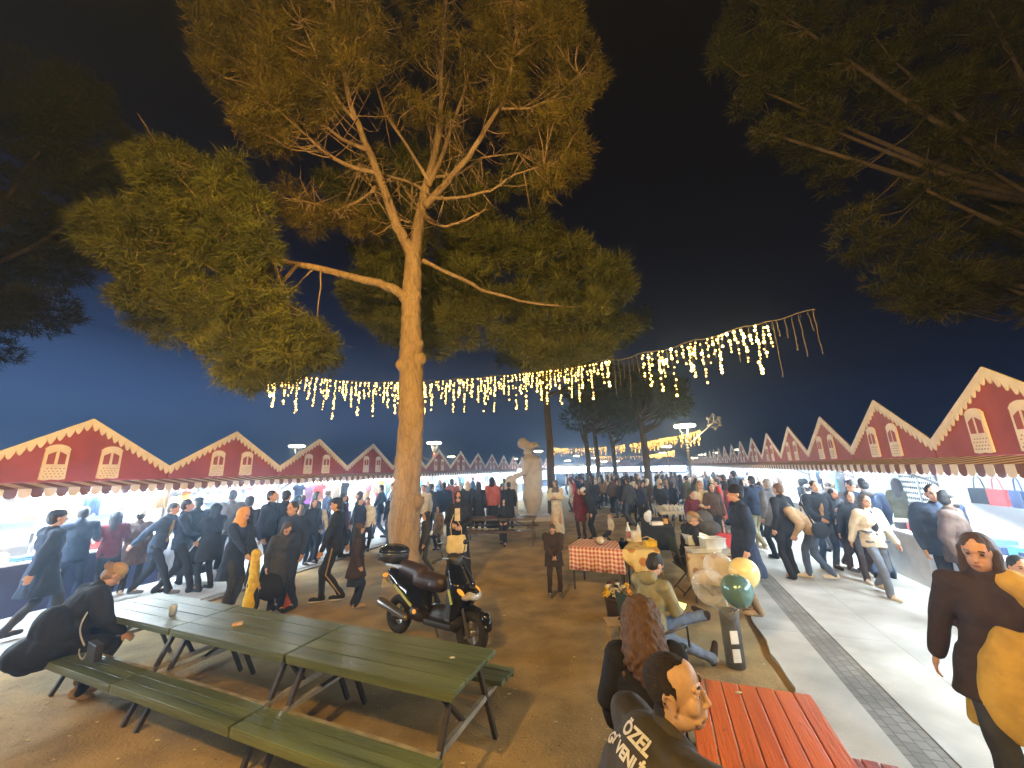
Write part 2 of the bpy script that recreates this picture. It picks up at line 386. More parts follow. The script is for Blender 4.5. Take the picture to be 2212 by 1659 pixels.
# ---------------------------------------------------------------- street lamps
M_pole = mat('lamp_pole_grey', (.2, .2, .21), (.15, .15, .16), rough=.45, metal=.3)
M_ring = mat('lamp_ring', (1, .9, .7), emit=(1, .80, .46), es=16)
def street_lamp(name, label, loc, h=4.0, pw=0, point=False, group='ring headed street lamps', lean=0, ring=.42, col=(1, .75, .42)):
    t = thing(name, label, 'street lamp', loc, 0, group)
    b = MB(); b.tube([(0, 0, 0), (0, 0, .25), (0, 0, h*.55), (0, 0, h-.75)], [.085, .07, .065, .055], 12); b.lathe([(.14, 0), (.14, .04), (.09, .06)], n=14); b.build('pole', M_pole, t)
    b = MB()
    for k in range(3):
        a = 2*PI*k/3+.5; b.bar((0, 0, h-.8), (math.cos(a)*ring*.62, math.sin(a)*ring*.62, h-.12), .03)
    b.tube([(0, 0, h-.85), (0, 0, h-.7)], [.07, .05], 10); b.build('bracket', M_pole, t)
    b = MB(); n = 28; vs = []
    for k in range(n):
        a = 2*PI*k/n
        for r_, z_ in ((ring, -.05), (ring+.03, 0), (ring, .05), (ring-.16, .05), (ring-.16, -.05)): vs.append((r_*math.cos(a), r_*math.sin(a), h-.08+z_))
    b.add(vs, [(k*5+j, ((k+1) % n)*5+j, ((k+1) % n)*5+(j+1) % 5, k*5+(j+1) % 5) for k in range(n) for j in range(5)]); b.build('lamp_ring', M_ring, t)
    if pw:
        ld = bpy.data.lights.new('lamp_glow', 'POINT'); ld.energy = pw; ld.color = col; ld.shadow_soft_size = .15
        lo = bpy.data.objects.new('lamp_glow', ld); COL.objects.link(lo); lo.parent = t; lo.location = (0, 0, h-.3 if pw < 1000 else h+.2)
    return t
near_lamp = street_lamp('street_lamp', 'nearest ring lamp on a grey pole with two paper notices and a snowflake arm', G(1505, 1118), 3.95, 160)
nl = near_lamp.location
lampbits = MB()
for dz in (0, .12, .24, .36): lampbits.tube([(0, 0, 2.75+dz), (0, 0, 2.80+dz)], .075, 10)
lampbits.build('clamp_band', M_cream, near_lamp)
street_lamp('street_lamp', 'ring lamp on a pole with a red lantern beside the pine trunk', G(935, 1100), 4.0, 90)
for (x, y, lab) in ((642, 961, 'ring lamp rising behind the third gable of the left row'), (975, 985, 'ring lamp behind the gables just right of the pine trunk'),
                 (1163, 973, 'ring lamp beside the statue head'), (1112, 990, 'small lamp left of the statue head'), (1187, 991, 'tiny ring lamp right of the statue'),
                 (1245, 984, 'ring lamp under the far light curtain'), (1285, 988, 'tiny ring lamp between the far trunks'), (1440, 963, 'ring lamp just left of the nearest pole'), (1431, 977, 'farther ring lamp left of the nearest pole'),
                 (1595, 970, 'lamp head showing over the right row of roofs'), (1547, 977, 'second lamp head over the right row of roofs'), (1517, 981, 'third lamp head over the right roofs'), (1500, 988, 'farthest lamp head over the right roofs'),
                 (1331, 995, 'tiny lamp between the stall rows'), (1305, 996, 'tiny lamp left of a far trunk'), (1226, 994, 'pale tiny lamp above the bright far stall')):
    p = G(x, y, 4.0)
    if p.y > 60 or p.y < 0: p = V(x, y, 55)
    h_ = p.z
    if h_ > 5.4: h_ = 5.2
    street_lamp('street_lamp', lab, (p.x, p.y, 0), h_, 60 if p.y < 32 else 0)
# the two park lamps standing behind the photographer light the ground, tables and pine
street_lamp('street_lamp', 'sodium park lamp standing behind the photographer on the left', (-2.3, -1.2, 0), 5.0, 3700, col=WARM)
street_lamp('street_lamp', 'sodium park lamp standing behind the photographer on the right', (2.4, -2.2, 0), 5.2, 2000, col=WARM)
# red lantern and side arm on the second lamp
lp2 = G(935, 1100)
t = thing('red_lantern', 'round red lantern fixed under a ring lamp near the pine', 'lantern', (lp2.x+.12, lp2.y-.1, 0))
b = MB(); b.ell((0, 0, 3.05), (.2, .2, .22)); b.build('shade', mat('red_shade', (.75, .12, .1), emit=(1, .2, .12), es=.6), t)
b = MB(); b.bar((-.1, .05, 2.75), (-1.0, .05, 3.15), .05); b.build('arm', M_cream, t)
# snowflake ornament on its arm
def snowflake():
    p = G(1543, 911, 3.95); sp = Vector((p.x, p.y, 0)); sp = Vector((nl.x+1.35, nl.y+.15, 0))
    q = ray(1543, 911); k = sp.y/q.y; c = CP+q*k
    t = thing('snowflake_ornament', 'unlit white snowflake ornament on an arm of the nearest ring lamp', 'ornament', c)
    R = .36; b = MB()
    b.tube([(R*math.cos(a)*.72, 0, R*math.sin(a)*.72) for a in np.linspace(0, 2*PI, 25)], .022, 6, cap=False)
    for k in range(6):
        a = k*PI/3+PI/6*0+rad(90); d = Vector((math.cos(a), 0, math.sin(a))); b.tube([(0, 0, 0), d*R*1.08], .022, 6)
        for s in (-1, 1):
            e = Vector((math.cos(a+s*.9), 0, math.sin(a+s*.9))); b.tube([d*R*.78, d*R*.78+e*R*.28], .018, 6)
    b.build('star', mat('ornament_white', (.6, .6, .62)), t)
    b = MB(); b.tube([(R*.8, 0, R*.5), (0, 0, 0), Vector((nl.x, nl.y-.06, 3.0))-c], .02, 6); b.build('arm', M_cream, t)
snowflake()
# wall of paper notices on the pole
for dx, lab, w in ((-.2, 'white paper notice with a tan picture on the left of the lamp pole', 1), (.22, 'white paper notice on the right of the lamp pole', 0)):
    p = V(1492+dx*60, 1045, nl.y-.12)
    t = thing('paper_notice', lab, 'notice', (nl.x+dx*1.15, nl.y-.12, p.z), .1*dx*5)
    b = MB(); b.box((0, 0, 0), (.36, .012, .5)); b.build('sheet', mat('notice_paper', (.75, .73, .68)), t, bevel=.004)
    b = MB(); b.box((0, -.009, .02), (.22, .006, .3)); b.build('picture', mat('notice_tan', (.5, .36, .2)) if w else mat('notice_grey', (.5, .55, .6)), t)

# ---------------------------------------------------------------- light curtains
M_wire = mat('cable_grey', (.33, .29, .22), rough=.5)
M_bulb = mat('warm_bulb', (1, .8, .3), emit=(1, .58, .12), es=9)
M_bulb2 = mat('warm_bulb_bright', (1, .8, .3), emit=(1, .72, .28), es=24)
M_bulbF = mat('warm_bulb_far', (1, .7, .2), emit=(1, .50, .09), es=5.5)
def curtain(label, pts, zc, spacing, lens, bulb_r, gaps=(), nind=100, BM=None):
    BM = BM or M_bulb
    P = [G(x, y, zc) if zc else Vector(x) for x, y in pts]
    t = thing('icicle_light_curtain', label, 'string lights', P[len(P)//2])
    o0 = P[len(P)//2]
    # resample
    seg = [0]
    for a, b_ in zip(P, P[1:]): seg.append(seg[-1]+(b_-a).length)
    def at(s):
        for i in range(len(P)-1):
            if s <= seg[i+1]: return P[i].lerp(P[i+1], (s-seg[i])/(seg[i+1]-seg[i]))
        return P[-1]
    w = MB(); cab = [at(s)-o0+Vector((0, 0, .03*math.sin(s*5)+random.uniform(-.01, .01))) for s in np.arange(0, seg[-1], .16)]
    w.tube(cab, .012, 4); bulbs = []
    s = .1; k = 0
    while s < seg[-1]-.05:
        L = lens[k % len(lens)]*random.uniform(.85, 1.1); top = at(s)-o0; sw = random.uniform(-.05, .05)
        fr = s/seg[-1]
        strand = [top+Vector((sw*u+random.uniform(-.012, .012), random.uniform(-.01, .01), -L*u)) for u in np.linspace(0, 1, 7)]
        w.tube(strand, .006, 4)
        lit = not any(a < fr < b_ for a, b_ in gaps)
        n = max(3, int(L/.085))
        for j in range(n):
            u = (j+.6)/n; p = top+Vector((sw*u+random.uniform(-.025, .025), random.uniform(-.02, .02), -L*u))
            if lit and random.random() < .8: bulbs.append((p, bulb_r*random.choice((.6, .75, 1, 1.3)), p.y+o0.y))
            elif not lit: w.ell(p, .012, nu=4, nv=3)
        s += spacing*random.uniform(.6, 1.4); k += 1
    w.build('cable', M_wire, t)
    bulbs.sort(key=lambda q: q[2]/q[1])
    rest = MB()
    for i, (p, r_, _) in enumerate(bulbs):
        if i < nind:
            b = MB(); b.ell((0, 0, 0), (r_, r_, r_*1.1), nu=8, nv=6); o = b.build('bulb', M_bulb2 if BM is M_bulb and random.random() < .35 else BM, t); o.location = p
        else: rest.ell(p, (r_, r_, r_*1.1), nu=6, nv=4)
    if rest.v: tag(rest.build('bulb', BM, t), kind='stuff')
LP = [(578, 812), (620, 811), (658, 812), (703, 818), (778, 825), (853, 825), (913, 824), (1003, 818), (1063, 813), (1153, 803), (1220, 795), (1311, 779), (1343, 775), (1398, 762), (1463, 748), (1512, 733), (1567, 718), (1613, 707), (1658, 692), (1691, 689), (1762, 668)]
curtain('long icicle light curtain hung behind the pine trunk and rising to the right', LP, 5.4, .125, [.55, .75, .95, .5, 1.15, .8, .6, 1.3, .45], .028, gaps=((.70, .755), (.945, 1.1)))
far = [
 ('far light curtain from the second trunk up to the snowflake lamp', [(1195, 967), (1230, 969), (1262, 968), (1300, 966), (1340, 962), (1380, 956), (1400, 953), (1440, 945), (1480, 938), (1513, 929)], 4.6, .22, .9, ((.32, .36), (.44, .48))),
 ('low far light curtain ending left of the nearest lamp pole', [(1403, 983), (1425, 979), (1457, 973)], 4.1, .2, .8, ()),
 ('small far light curtain low between the far trunks', [(1283, 985), (1320, 986), (1365, 985), (1390, 984)], 4.1, .4, .8, ()),
]
for lab, pts, zc, sp, L, gp in far: curtain(lab, pts, zc, sp, [L*1.1, L*.5, L*.8, L*.35], .036, gaps=gp, nind=60, BM=M_bulbF)

# ---------------------------------------------------------------- trees
def leafmat(name, c1, c2, tr=.25):
    m = mat(name, c1, c2, scale=1.3, rough=.6, spec=.3, detail=5)
    return m
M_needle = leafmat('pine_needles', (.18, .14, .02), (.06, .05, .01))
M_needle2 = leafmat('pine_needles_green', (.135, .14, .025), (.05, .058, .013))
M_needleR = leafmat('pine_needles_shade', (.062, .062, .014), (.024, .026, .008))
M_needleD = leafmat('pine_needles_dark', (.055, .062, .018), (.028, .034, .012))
def bark_mat(name, c1, c2):
    m = mat(name, c1, c2, scale=3.5, rough=.95, bump=1.0, bscale=14, stretch=(1, 1, .25), detail=8); m.node_tree.nodes['Bump'].inputs['Distance'].default_value = .06
    n = m.node_tree; b = n.nodes['Principled BSDF']; src = b.inputs['Base Color'].links[0].from_socket
    vo = n.nodes.new('ShaderNodeTexVoronoi'); vo.feature = 'DISTANCE_TO_EDGE'; vo.inputs['Scale'].default_value = 11
    n.links.new(n.nodes['Mapping'].outputs[0], vo.inputs[0])
    r = n.nodes.new('ShaderNodeValToRGB'); r.color_ramp.elements[0].position = 0; r.color_ramp.elements[1].position = .12
    r.color_ramp.elements[0].color = (.78, .75, .7, 1); r.color_ramp.elements[1].color = (1, 1, 1, 1); n.links.new(vo.outputs['Distance'], r.inputs[0])
    mx = n.nodes.new('ShaderNodeMixRGB'); mx.blend_type = 'MULTIPLY'; mx.inputs[0].default_value = 1; n.links.new(src, mx.inputs[1]); n.links.new(r.outputs[0], mx.inputs[2]); n.links.new(mx.outputs[0], b.inputs['Base Color'])
    return m
M_bark = bark_mat('pine_bark', (.40, .29, .18), (.27, .19, .115))
M_barkD = bark_mat('dark_bark', (.12, .09, .07), (.07, .055, .045))
def needles(cent, dirs, n, L, w, spread=.75, jit=.05):
    N = len(cent); c = np.repeat(cent, n, 0); d = np.repeat(dirs, n, 0)
    d = d+np.random.normal(0, spread, d.shape); d /= np.linalg.norm(d, axis=1, keepdims=True)+1e-9
    c = c+np.random.normal(0, jit, c.shape)
    pr = np.cross(d, np.random.normal(0, 1, d.shape)); pr /= np.linalg.norm(pr, axis=1, keepdims=True)+1e-9
    l = L*np.random.uniform(.6, 1.3, (len(c), 1))
    a = c-pr*w/2; b = c+pr*w/2; t = c+d*l
    Vt = np.stack([a, b, t], 1).reshape(-1, 3); return Vt
def inpoly(x, y, P):
    r_ = False; j = len(P)-1
    for i in range(len(P)):
        if (P[i][1] > y) != (P[j][1] > y) and x < (P[j][0]-P[i][0])*(y-P[i][1])/(P[j][1]-P[i][1])+P[i][0]: r_ = not r_
        j = i
    return r_
def clumps(poly, n, Y0, Y1, r0_, r1_):
    out = []; xs_ = [p[0] for p in poly]; ys_ = [p[1] for p in poly]
    while len(out) < n:
        x = random.uniform(min(xs_), max(xs_)); y = random.uniform(min(ys_), max(ys_))
        if inpoly(x, y, poly): out.append((np.array(V(x, y, random.uniform(Y0, Y1))), random.uniform(r0_, r1_)))
    return out
def foliage(cl, tufts, nn, L, w, up=.5, flat=.7, org=None):
    C_, D_ = [], []
    for c, r_ in cl:
        m = int(tufts*(r_/.5)**2); q = np.random.normal(0, 1, (m, 3)); q /= np.linalg.norm(q, axis=1, keepdims=True)
        rr_ = np.random.uniform(.35, 1, (m, 1))**.6
        p = c+q*rr_*r_*np.array([1, 1, flat]); C_.append(p); d = q+np.array([0, 0, up]); D_.append(d/np.linalg.norm(d, axis=1, keepdims=True))
    v = needles(np.concatenate(C_), np.concatenate(D_), nn, L, w)
    if org is not None: v = v-np.array(org)
    return v
def tri(v): return np.arange(len(v)).reshape(-1, 3)
def twigs(mb, cl, branch_pts, org, r_=.012, maxd=4, sub=2):
    B = np.array([tuple(p) for p in branch_pts])
    for c, rr_ in cl:
        d = np.linalg.norm(B-c, axis=1)+np.maximum(0, B[:, 2]-c[2])*1.5; i = int(np.argmin(d))
        if d[i] > maxd: continue
        a = Vector(B[i]); e = Vector(c); mid = a.lerp(e, .5)+Vector((random.uniform(-.15, .15), random.uniform(-.15, .15), -.12*(e-a).length))
        o = Vector(org)
        mb.tube([a-o, a.lerp(mid, .5)-o+Vector((0, 0, -.03)), mid-o, mid.lerp(e, .55)-o, e-o], [r_*1.8, r_*1.5, r_*1.2, r_, r_*.5], 5)
        for k in range(sub):
            f = random.uniform(.4, .9); s0 = mid.lerp(e, f); s1 = s0+Vector((random.uniform(-1, 1), random.uniform(-1, 1), random.uniform(-.2, .8)))*rr_
            mb.tube([s0-o, s0.lerp(s1, .5)-o+Vector((0, 0, -.04)), s1-o], [r_*.7, r_*.5, r_*.3], 4)
# main pine
base = V(878, 1252, 8.6); base.z = 0
pine = thing('pine_tree', 'tall pine with a forked tan trunk in the middle of the square', 'tree', base)
Y0 = 8.6
def px(L_, Ya, Yb=None):
    Yb = Ya if Yb is None else Yb; n = len(L_)
    return [V(x, y, Ya+(Yb-Ya)*i/(n-1))-base for i, (x, y) in enumerate(L_)]
tr = MB()
tp = px([(878, 1262), (876, 1235), (874, 1190), (874, 1150), (873, 1120), (878, 1060), (883, 990), (888, 920), (889, 880), (888, 820), (889, 790), (888, 760), (888, 700), (889, 640), (892, 585), (893, 540)], 8.6)
tp[0].z = -.1
rs_ = [.36, .33, .315, .34, .345, .30, .29, .285, .30, .275, .285, .275, .235, .235, .22, .19]
tr.tube(tp, rs_, 22)
for (x, y, r_, k) in ((866, 1100, .13, -1), (905, 1085, .12, 1), (870, 893, .12, -1), (905, 888, .11, 1), (866, 788, .12, -1), (910, 775, .13, 1), (905, 745, .12, 1), (872, 640, .14, -1), (899, 640, .12, 1), (884, 860, .09, 1), (893, 1000, .07, 1)):
    p = V(x, y, 8.6-.12)-base; tr.ell(p, (r_, r_, r_*1.25))
organic(tr, 'trunk', M_bark, pine, .035, 2, .012, 9)
BR = [([(890, 560), (876, 520), (860, 490), (838, 430), (815, 370), (790, 310), (765, 250), (748, 190), (735, 120), (728, 60), (720, -20)], 8.6, 7.6, .165, .03),
      ([(893, 560), (903, 490), (913, 440), (922, 390), (938, 340), (950, 270), (955, 200), (953, 130), (960, 60), (965, -20)], 8.6, 9.2, .175, .03),
      ([(917, 445), (960, 400), (1010, 340), (1050, 280), (1085, 220), (1105, 150), (1115, 80), (1110, 0)], 8.6, 7.8, .10, .025),
      ([(925, 400), (960, 330), (985, 250), (1008, 180), (1030, 110), (1055, 40)], 8.65, 9.4, .08, .02),
      ([(824, 378), (760, 360), (700, 330), (650, 285), (610, 240), (580, 195), (560, 150)], 8.2, 7.8, .065, .02),
      ([(800, 325), (740, 303), (690, 262), (665, 205), (650, 150), (640, 80)], 8.1, 8.6, .06, .02),
      ([(768, 260), (720, 200), (690, 140), (672, 90), (650, 40)], 7.9, 7.5, .05, .02),
      ([(926, 390), (870, 300), (830, 240), (808, 170), (812, 80), (805, 0)], 8.6, 8.9, .05, .02),
      ([(919, 470), (940, 485), (965, 489), (1008, 477), (1050, 450)], 8.6, 8.2, .05, .02),
      ([(928, 430), (960, 428), (1010, 425), (1060, 411), (1111, 377), (1175, 356)], 8.6, 8.0, .055, .018),
      ([(940, 382), (985, 377), (1040, 340), (1120, 330), (1180, 300)], 8.7, 9.4, .04, .015),
      ([(918, 412), (876, 391), (824, 374), (780, 352)], 8.7, 9.2, .045, .02),
      ([(1083, 235), (1146, 236), (1203, 207), (1250, 160)], 8.0, 8.0, .035, .015),
      ([(812, 402), (772, 437), (726, 454), (680, 440), (640, 430)], 8.4, 8.8, .045, .018),
      ([(884, 645), (850, 625), (820, 610), (761, 598), (686, 578), (605, 564), (520, 548), (430, 520), (350, 470)], 8.5, 7.3, .13, .035),
      ([(600, 566), (520, 500), (450, 430), (400, 370), (350, 330)], 7.7, 7.4, .05, .02),
      ([(640, 574), (600, 620), (560, 680), (560, 740)], 7.8, 7.5, .045, .02),
      ([(693, 582), (690, 640), (686, 690), (700, 715)], 7.9, 7.8, .02, .008), ([(680, 580), (650, 605), (620, 650)], 7.9, 7.8, .018, .008),
      ([(613, 570), (600, 600), (590, 640)], 7.8, 7.8, .015, .008),
      ([(912, 562), (973, 592), (1042, 627), (1123, 650), (1203, 661), (1260, 662)], 8.6, 10.2, .06, .025),
      ([(884, 480), (860, 475), (830, 500)], 8.5, 8.2, .03, .012)]
allpts = []
for pts, ya, yb, ra, rb in BR:
    b = MB(); P = px(pts, ya, yb); n = len(P)
    # smooth resample with wobble
    Q = []
    for i in range(n-1):
        for u in (0, .33, .66):
            Q.append(P[i].lerp(P[i+1], u)+Vector((noise.noise(P[i]*3+Vector((u, 0, 0))), noise.noise(P[i]*3+Vector((0, u, 5))), noise.noise(P[i]*2+Vector((7, u, 0)))))*.05)
    Q.append(P[-1]); Q[0] = P[0]
    b.tube(Q, [ra+(rb-ra)*(i/(len(Q)-1))**.8 for i in range(len(Q))], 9)
    b.build('branch', M_bark, pine)
    allpts += [q+base for q in Q[2:]]
def Z(L_): return [(111+.575*x, .575*y) for x, y in L_]
pA = Z([(570, -120), (535, 200), (640, 330), (700, 480), (780, 570), (900, 590), (1000, 450), (1150, 350), (1230, 200), (1220, -120)])
pB = Z([(1560, -120), (1980, -120), (1970, 130), (2070, 180), (2060, 310), (1950, 430), (2005, 600), (1980, 710), (1850, 700), (1780, 450), (1650, 300)])
pC = Z([(1150, -120), (1640, -120), (1780, 500), (1500, 600), (1230, 420), (1100, 300)])
pD = Z([(880, 660), (830, 760), (860, 830), (1000, 870), (1170, 880), (1250, 830), (1000, 760), (950, 690)])
pE = Z([(1000, 560), (950, 650), (1100, 800), (1250, 900), (1500, 860), (1800, 830), (1930, 750), (1850, 560), (1500, 560)])
pL = Z([(290, 560), (330, 500), (420, 500), (520, 600), (560, 700), (570, 600), (620, 560), (680, 600), (800, 780), (850, 930), (840, 1040), (930, 1180), (1060, 1250), (1070, 1330), (980, 1400), (850, 1430), (760, 1450), (660, 1390), (620, 1300), (520, 1310), (370, 1240), (280, 1190), (230, 1110), (280, 1080), (320, 1040), (200, 1000), (110, 900), (95, 820), (200, 780), (350, 780), (380, 720), (300, 640)])
pR = Z([(1130, 900), (1250, 940), (1600, 860), (1880, 850), (1990, 900), (2010, 1000), (2130, 980), (2175, 1080), (2140, 1250), (2060, 1350), (1840, 1390), (1780, 1330), (1550, 1290), (1400, 1330), (1260, 1270), (1180, 1200), (1115, 1130), (1130, 1000)])
clA = clumps(pA, 230, 7.0, 9.2, .18, .44); clB = clumps(pB, 190, 7.4, 10, .18, .42); clC = clumps(pC, 130, 8.2, 11, .16, .4)
clD = clumps(pD, 34, 8.6, 9.6, .18, .36); clE = clumps(pE, 70, 10, 12, .25, .5); clL = clumps(pL, 330, 6.5, 8.3, .14, .36)
clR = clumps(pR, 230, 10, 12.5, .25, .55)
cm = clA+clB+clC+clD+clL
v = foliage(clA+clB+clC+clD, 40, 14, .25, .017, org=base); rawmesh('crown', v, tri(v), M_needle, pine)
v = foliage(clL, 85, 14, .2, .018, org=base, up=-.1); rawmesh('foliage_bough', v, tri(v), M_needle2, pine)
v = foliage(clE+clR, 50, 13, .3, .026, org=base); rawmesh('foliage_bough', v, tri(v), M_needle2, pine)
tw = MB(); twigs(tw, cm, allpts, base, .010, 4.5, 3); twigs(tw, clE, allpts, base, .012, 4, 1); tw.build('twigs', M_bark, pine)
# extra bare reddish twigs through the crown
ap = [p for p in allpts if p.z > 8]
b = MB()
for k in range(260):
    a = random.choice(ap); d = Vector((random.uniform(-1, 1), random.uniform(-1, 1), random.uniform(-.3, .9))).normalized(); L_ = random.uniform(.5, 1.5)
    m_ = a+d*L_*.5+Vector((0, 0, -.1)); e = a+d*L_
    b.tube([a-base, m_-base, e-base], [.013, .009, .004], 4)
    for j in range(2):
        s0 = m_.lerp(e, random.random()); s1 = s0+Vector((random.uniform(-1, 1), random.uniform(-1, 1), random.uniform(-.4, .9)))*.35; b.tube([s0-base, s1-base], [.007, .003], 3)
b.build('bare_twigs', M_bark, pine)

def side_tree(label, bx, by, polys, Y0_, Y1_, n, m_, trunk_r=.35, tufts=34, htop=9, L=.24, w=.024, r0_=.5, r1_=.95, group='trees around the square'):
    B = Vector((bx, by, 0)); t = thing('pine_tree', label, 'tree', B, 0, group)
    b = MB(); ph = [Vector((0, 0, -.1)), Vector((.05, 0, htop*.3)), Vector((-.05, .1, htop*.6)), Vector((.1, 0, htop))]
    b.tube(ph, [trunk_r*1.1, trunk_r*.9, trunk_r*.75, trunk_r*.4], 12); b.build('trunk', M_barkD, t)
    cl = []
    for P_, k in polys: cl += clumps(P_, k, Y0_, Y1_, r0_, r1_)
    v = foliage(cl, tufts, 11, L, w, org=B); rawmesh('crown', v, tri(v), m_, t)
    tw = MB(); pts = []
    cs = sorted(cl, key=lambda q: q[0][2])
    for k in range(0, len(cl), max(1, len(cl)//14)):
        e = Vector(cl[k][0]); a = B+Vector((0, 0, min(htop, max(htop*.35, e.z-1.5)))); m0 = a.lerp(e, .5)+Vector((0, 0, -.4))
        tw.tube([a-B, m0-B, e-B], [.12, .07, .03], 7); pts += [m0.lerp(e, u) for u in (.2, .5, .8, 1)]
    twigs(tw, cl, pts, B, .016, 5, 1); tw.build('branch', M_barkD, t)
    return t
rt1 = [(1560, 150), (1545, 60), (1600, -40), (1900, -40), (1950, 180), (1880, 330), (1800, 400), (1700, 330), (1600, 270)]
rt2 = [(1950, 180), (2212, 60), (2260, 300), (2260, 720), (2100, 690), (1930, 640), (1840, 560), (1830, 460), (1900, 330)]
rt3 = [(1900, -40), (2260, -40), (2260, 200), (2000, 180)]
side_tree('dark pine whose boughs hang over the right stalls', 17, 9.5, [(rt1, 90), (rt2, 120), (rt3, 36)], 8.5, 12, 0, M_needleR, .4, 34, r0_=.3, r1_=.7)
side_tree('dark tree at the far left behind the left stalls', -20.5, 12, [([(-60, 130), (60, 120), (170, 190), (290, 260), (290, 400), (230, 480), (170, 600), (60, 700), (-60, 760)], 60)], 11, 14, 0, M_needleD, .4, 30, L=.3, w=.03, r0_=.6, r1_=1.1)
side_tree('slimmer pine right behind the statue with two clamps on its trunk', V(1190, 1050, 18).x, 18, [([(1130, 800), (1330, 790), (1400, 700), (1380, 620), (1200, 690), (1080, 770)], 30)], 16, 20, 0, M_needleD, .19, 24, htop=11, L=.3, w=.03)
for (x, Y, hw, lab, poly) in ((1272, 24, .17, 'thin far tree trunk between the far lamps', [(1220, 830), (1340, 810), (1350, 900), (1240, 920)]), (1293, 27, .17, 'thin far tree right of the other thin trunk', [(1290, 830), (1380, 800), (1400, 890), (1310, 900)]),
                        (1400, 23, .22, 'dark far tree left of the nearest ring lamp', [(1360, 800), (1440, 790), (1470, 870), (1400, 900), (1350, 880)]), (1330, 32, .2, 'far tree in the middle of the square with faint foliage', [(1300, 880), (1390, 870), (1380, 920), (1300, 930)])):
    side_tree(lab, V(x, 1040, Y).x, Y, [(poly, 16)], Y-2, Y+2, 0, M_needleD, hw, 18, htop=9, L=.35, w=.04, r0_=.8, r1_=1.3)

# ---------------------------------------------------------------- picnic tables
def wood_mat(name, c1, c2):
    m = mat(name, c1, c2, scale=3, rough=.36, bump=.3, bscale=30, stretch=(.25, 3, 3), detail=8); n = m.node_tree; b = n.nodes['Principled BSDF']; src = b.inputs['Base Color'].links[0].from_socket
    for sc_, lo, hi, col in ((2.3, .56, .72, tuple(min(1, x*1.7+.02) for x in c1)), (17, .64, .70, tuple(x*.35+.05 for x in c2)), (5.5, .66, .74, (.3, .27, .2))):
        z = n.nodes.new('ShaderNodeTexNoise'); z.inputs['Scale'].default_value = sc_; z.inputs['Detail'].default_value = 9; z.inputs['Roughness'].default_value = .65; mp = n.nodes.new('ShaderNodeMapping'); mp.inputs['Scale'].default_value = (.6, 1.6, 1); mp.inputs['Location'].default_value = (sc_, sc_*2, 0); n.links.new(n.nodes['Texture Coordinate'].outputs['Object'], mp.inputs[0]); n.links.new(mp.outputs[0], z.inputs[0])
        r = n.nodes.new('ShaderNodeValToRGB'); r.color_ramp.elements[0].position = lo; r.color_ramp.elements[1].position = hi; r.color_ramp.elements[1].color = (.75, .75, .75, 1); n.links.new(z.outputs[0], r.inputs[0]); mx = n.nodes.new('ShaderNodeMixRGB'); mx.inputs[2].default_value = (*col, 1); n.links.new(r.outputs[0], mx.inputs[0]); n.links.new(src, mx.inputs[1]); src = mx.outputs[0]
    n.links.new(src, b.inputs['Base Color']); return m
M_green = wood_mat('green_painted_wood', (.13, .17, .09), (.06, .085, .045)); M_red = wood_mat('orange_red_painted_wood', (.72, .17, .04), (.55, .11, .03))
M_redD = wood_mat('dark_red_painted_wood', (.40, .06, .03), (.3, .05, .025)); M_brown = wood_mat('dark_brown_wood', (.09, .06, .05), (.05, .035, .03))
M_iron = mat('dark_iron_tube', (.055, .045, .035), (.035, .03, .024), rough=.5, scale=20)
M_pale = mat('pale_worn_rail', (.34, .31, .24), (.2, .18, .14), rough=.6, scale=8)
def picnic(label, loc, rz, wood, L=1.62, W=.66, group=None, planks=4, seatwood=None, clear=.12):
    t = thing('picnic_table', label, 'picnic table', loc, rz, group)
    b = MB(); pw = W/planks
    for k in range(planks):
        b.box((random.uniform(-.004, .004), -W/2+pw*(k+.5), .73+random.uniform(-.0015, .0015)), (L, pw-.007, .035))
    for x in (-L*.36, 0, L*.36): b.box((x, 0, .695), (.06, W*.94, .034))
    b.box((0, -W/2+.012, .705), (L-.02, .02, .045)); b.box((0, W/2-.012, .705), (L-.02, .02, .045))
    b.build('tabletop', wood, t, bevel=.004)
    for s in (-1, 1):
        b = MB(); y0_ = s*(W/2+clear+.135)
        for k in range(3): b.box((random.uniform(-.006, .006), y0_-.135+.09*(k+.5), .43), (L, .082, .035))
        b.box((0, y0_+s*.122, .405), (L, .02, .05))
        b.build('bench_seat', seatwood or wood, t, bevel=.004)
    for x in (-L/2+.10, L/2-.10):
        for s in (-1, 1):
            b = MB(); b.bar((x, s*.2, .69), (x, s*.52, 0), .035, .035); b.build('leg', M_iron, t)
        b = MB(); b.bar((x, -W/2-clear-.25, .39), (x, W/2+clear+.25, .39), .035, .04); b.build('crossbar', M_pale, t)
        b = MB(); b.bar((x, -.02, .40), (x*.35, 0, .68), .028); b.build('brace', M_iron, t)
    for s in (-1, 1):
        b = MB(); b.bar((-L/2+.1, s*.34, .36), (L/2-.1, s*.34, .36), .03); b.build('rail', M_pale, t)
    return t
mid1 = Vector((-.315, 3.185, 0)); td = Vector((-.926, .377, 0)).normalized(); rzT = math.atan2(-td.y, -td.x)
GR = 'green picnic tables set end to end'
picnic('green picnic table nearest the scooter front wheel, right end of the long row', mid1+td*.82, rzT, M_green, group=GR)
picnic('green picnic table in the middle of the long row, behind the seam', mid1+td*2.46, rzT, M_green, group=GR)
picnic('green picnic table where the person in the black coat leans', mid1+td*4.10, rzT, M_green, group=GR)
rd = Vector((.36, .933, 0)).normalized(); rt_c = (G(1520, 1458, .75)+G(1722, 1482, .75))/2; rt_c.z = 0
red_t = picnic('red picnic table beside the security man, touching the concrete path', rt_c-rd*.86+Vector((-.03, 0, 0)), math.atan2(rd.y, rd.x), M_red, group=None, planks=7, W=.72, seatwood=M_redD, clear=.10)
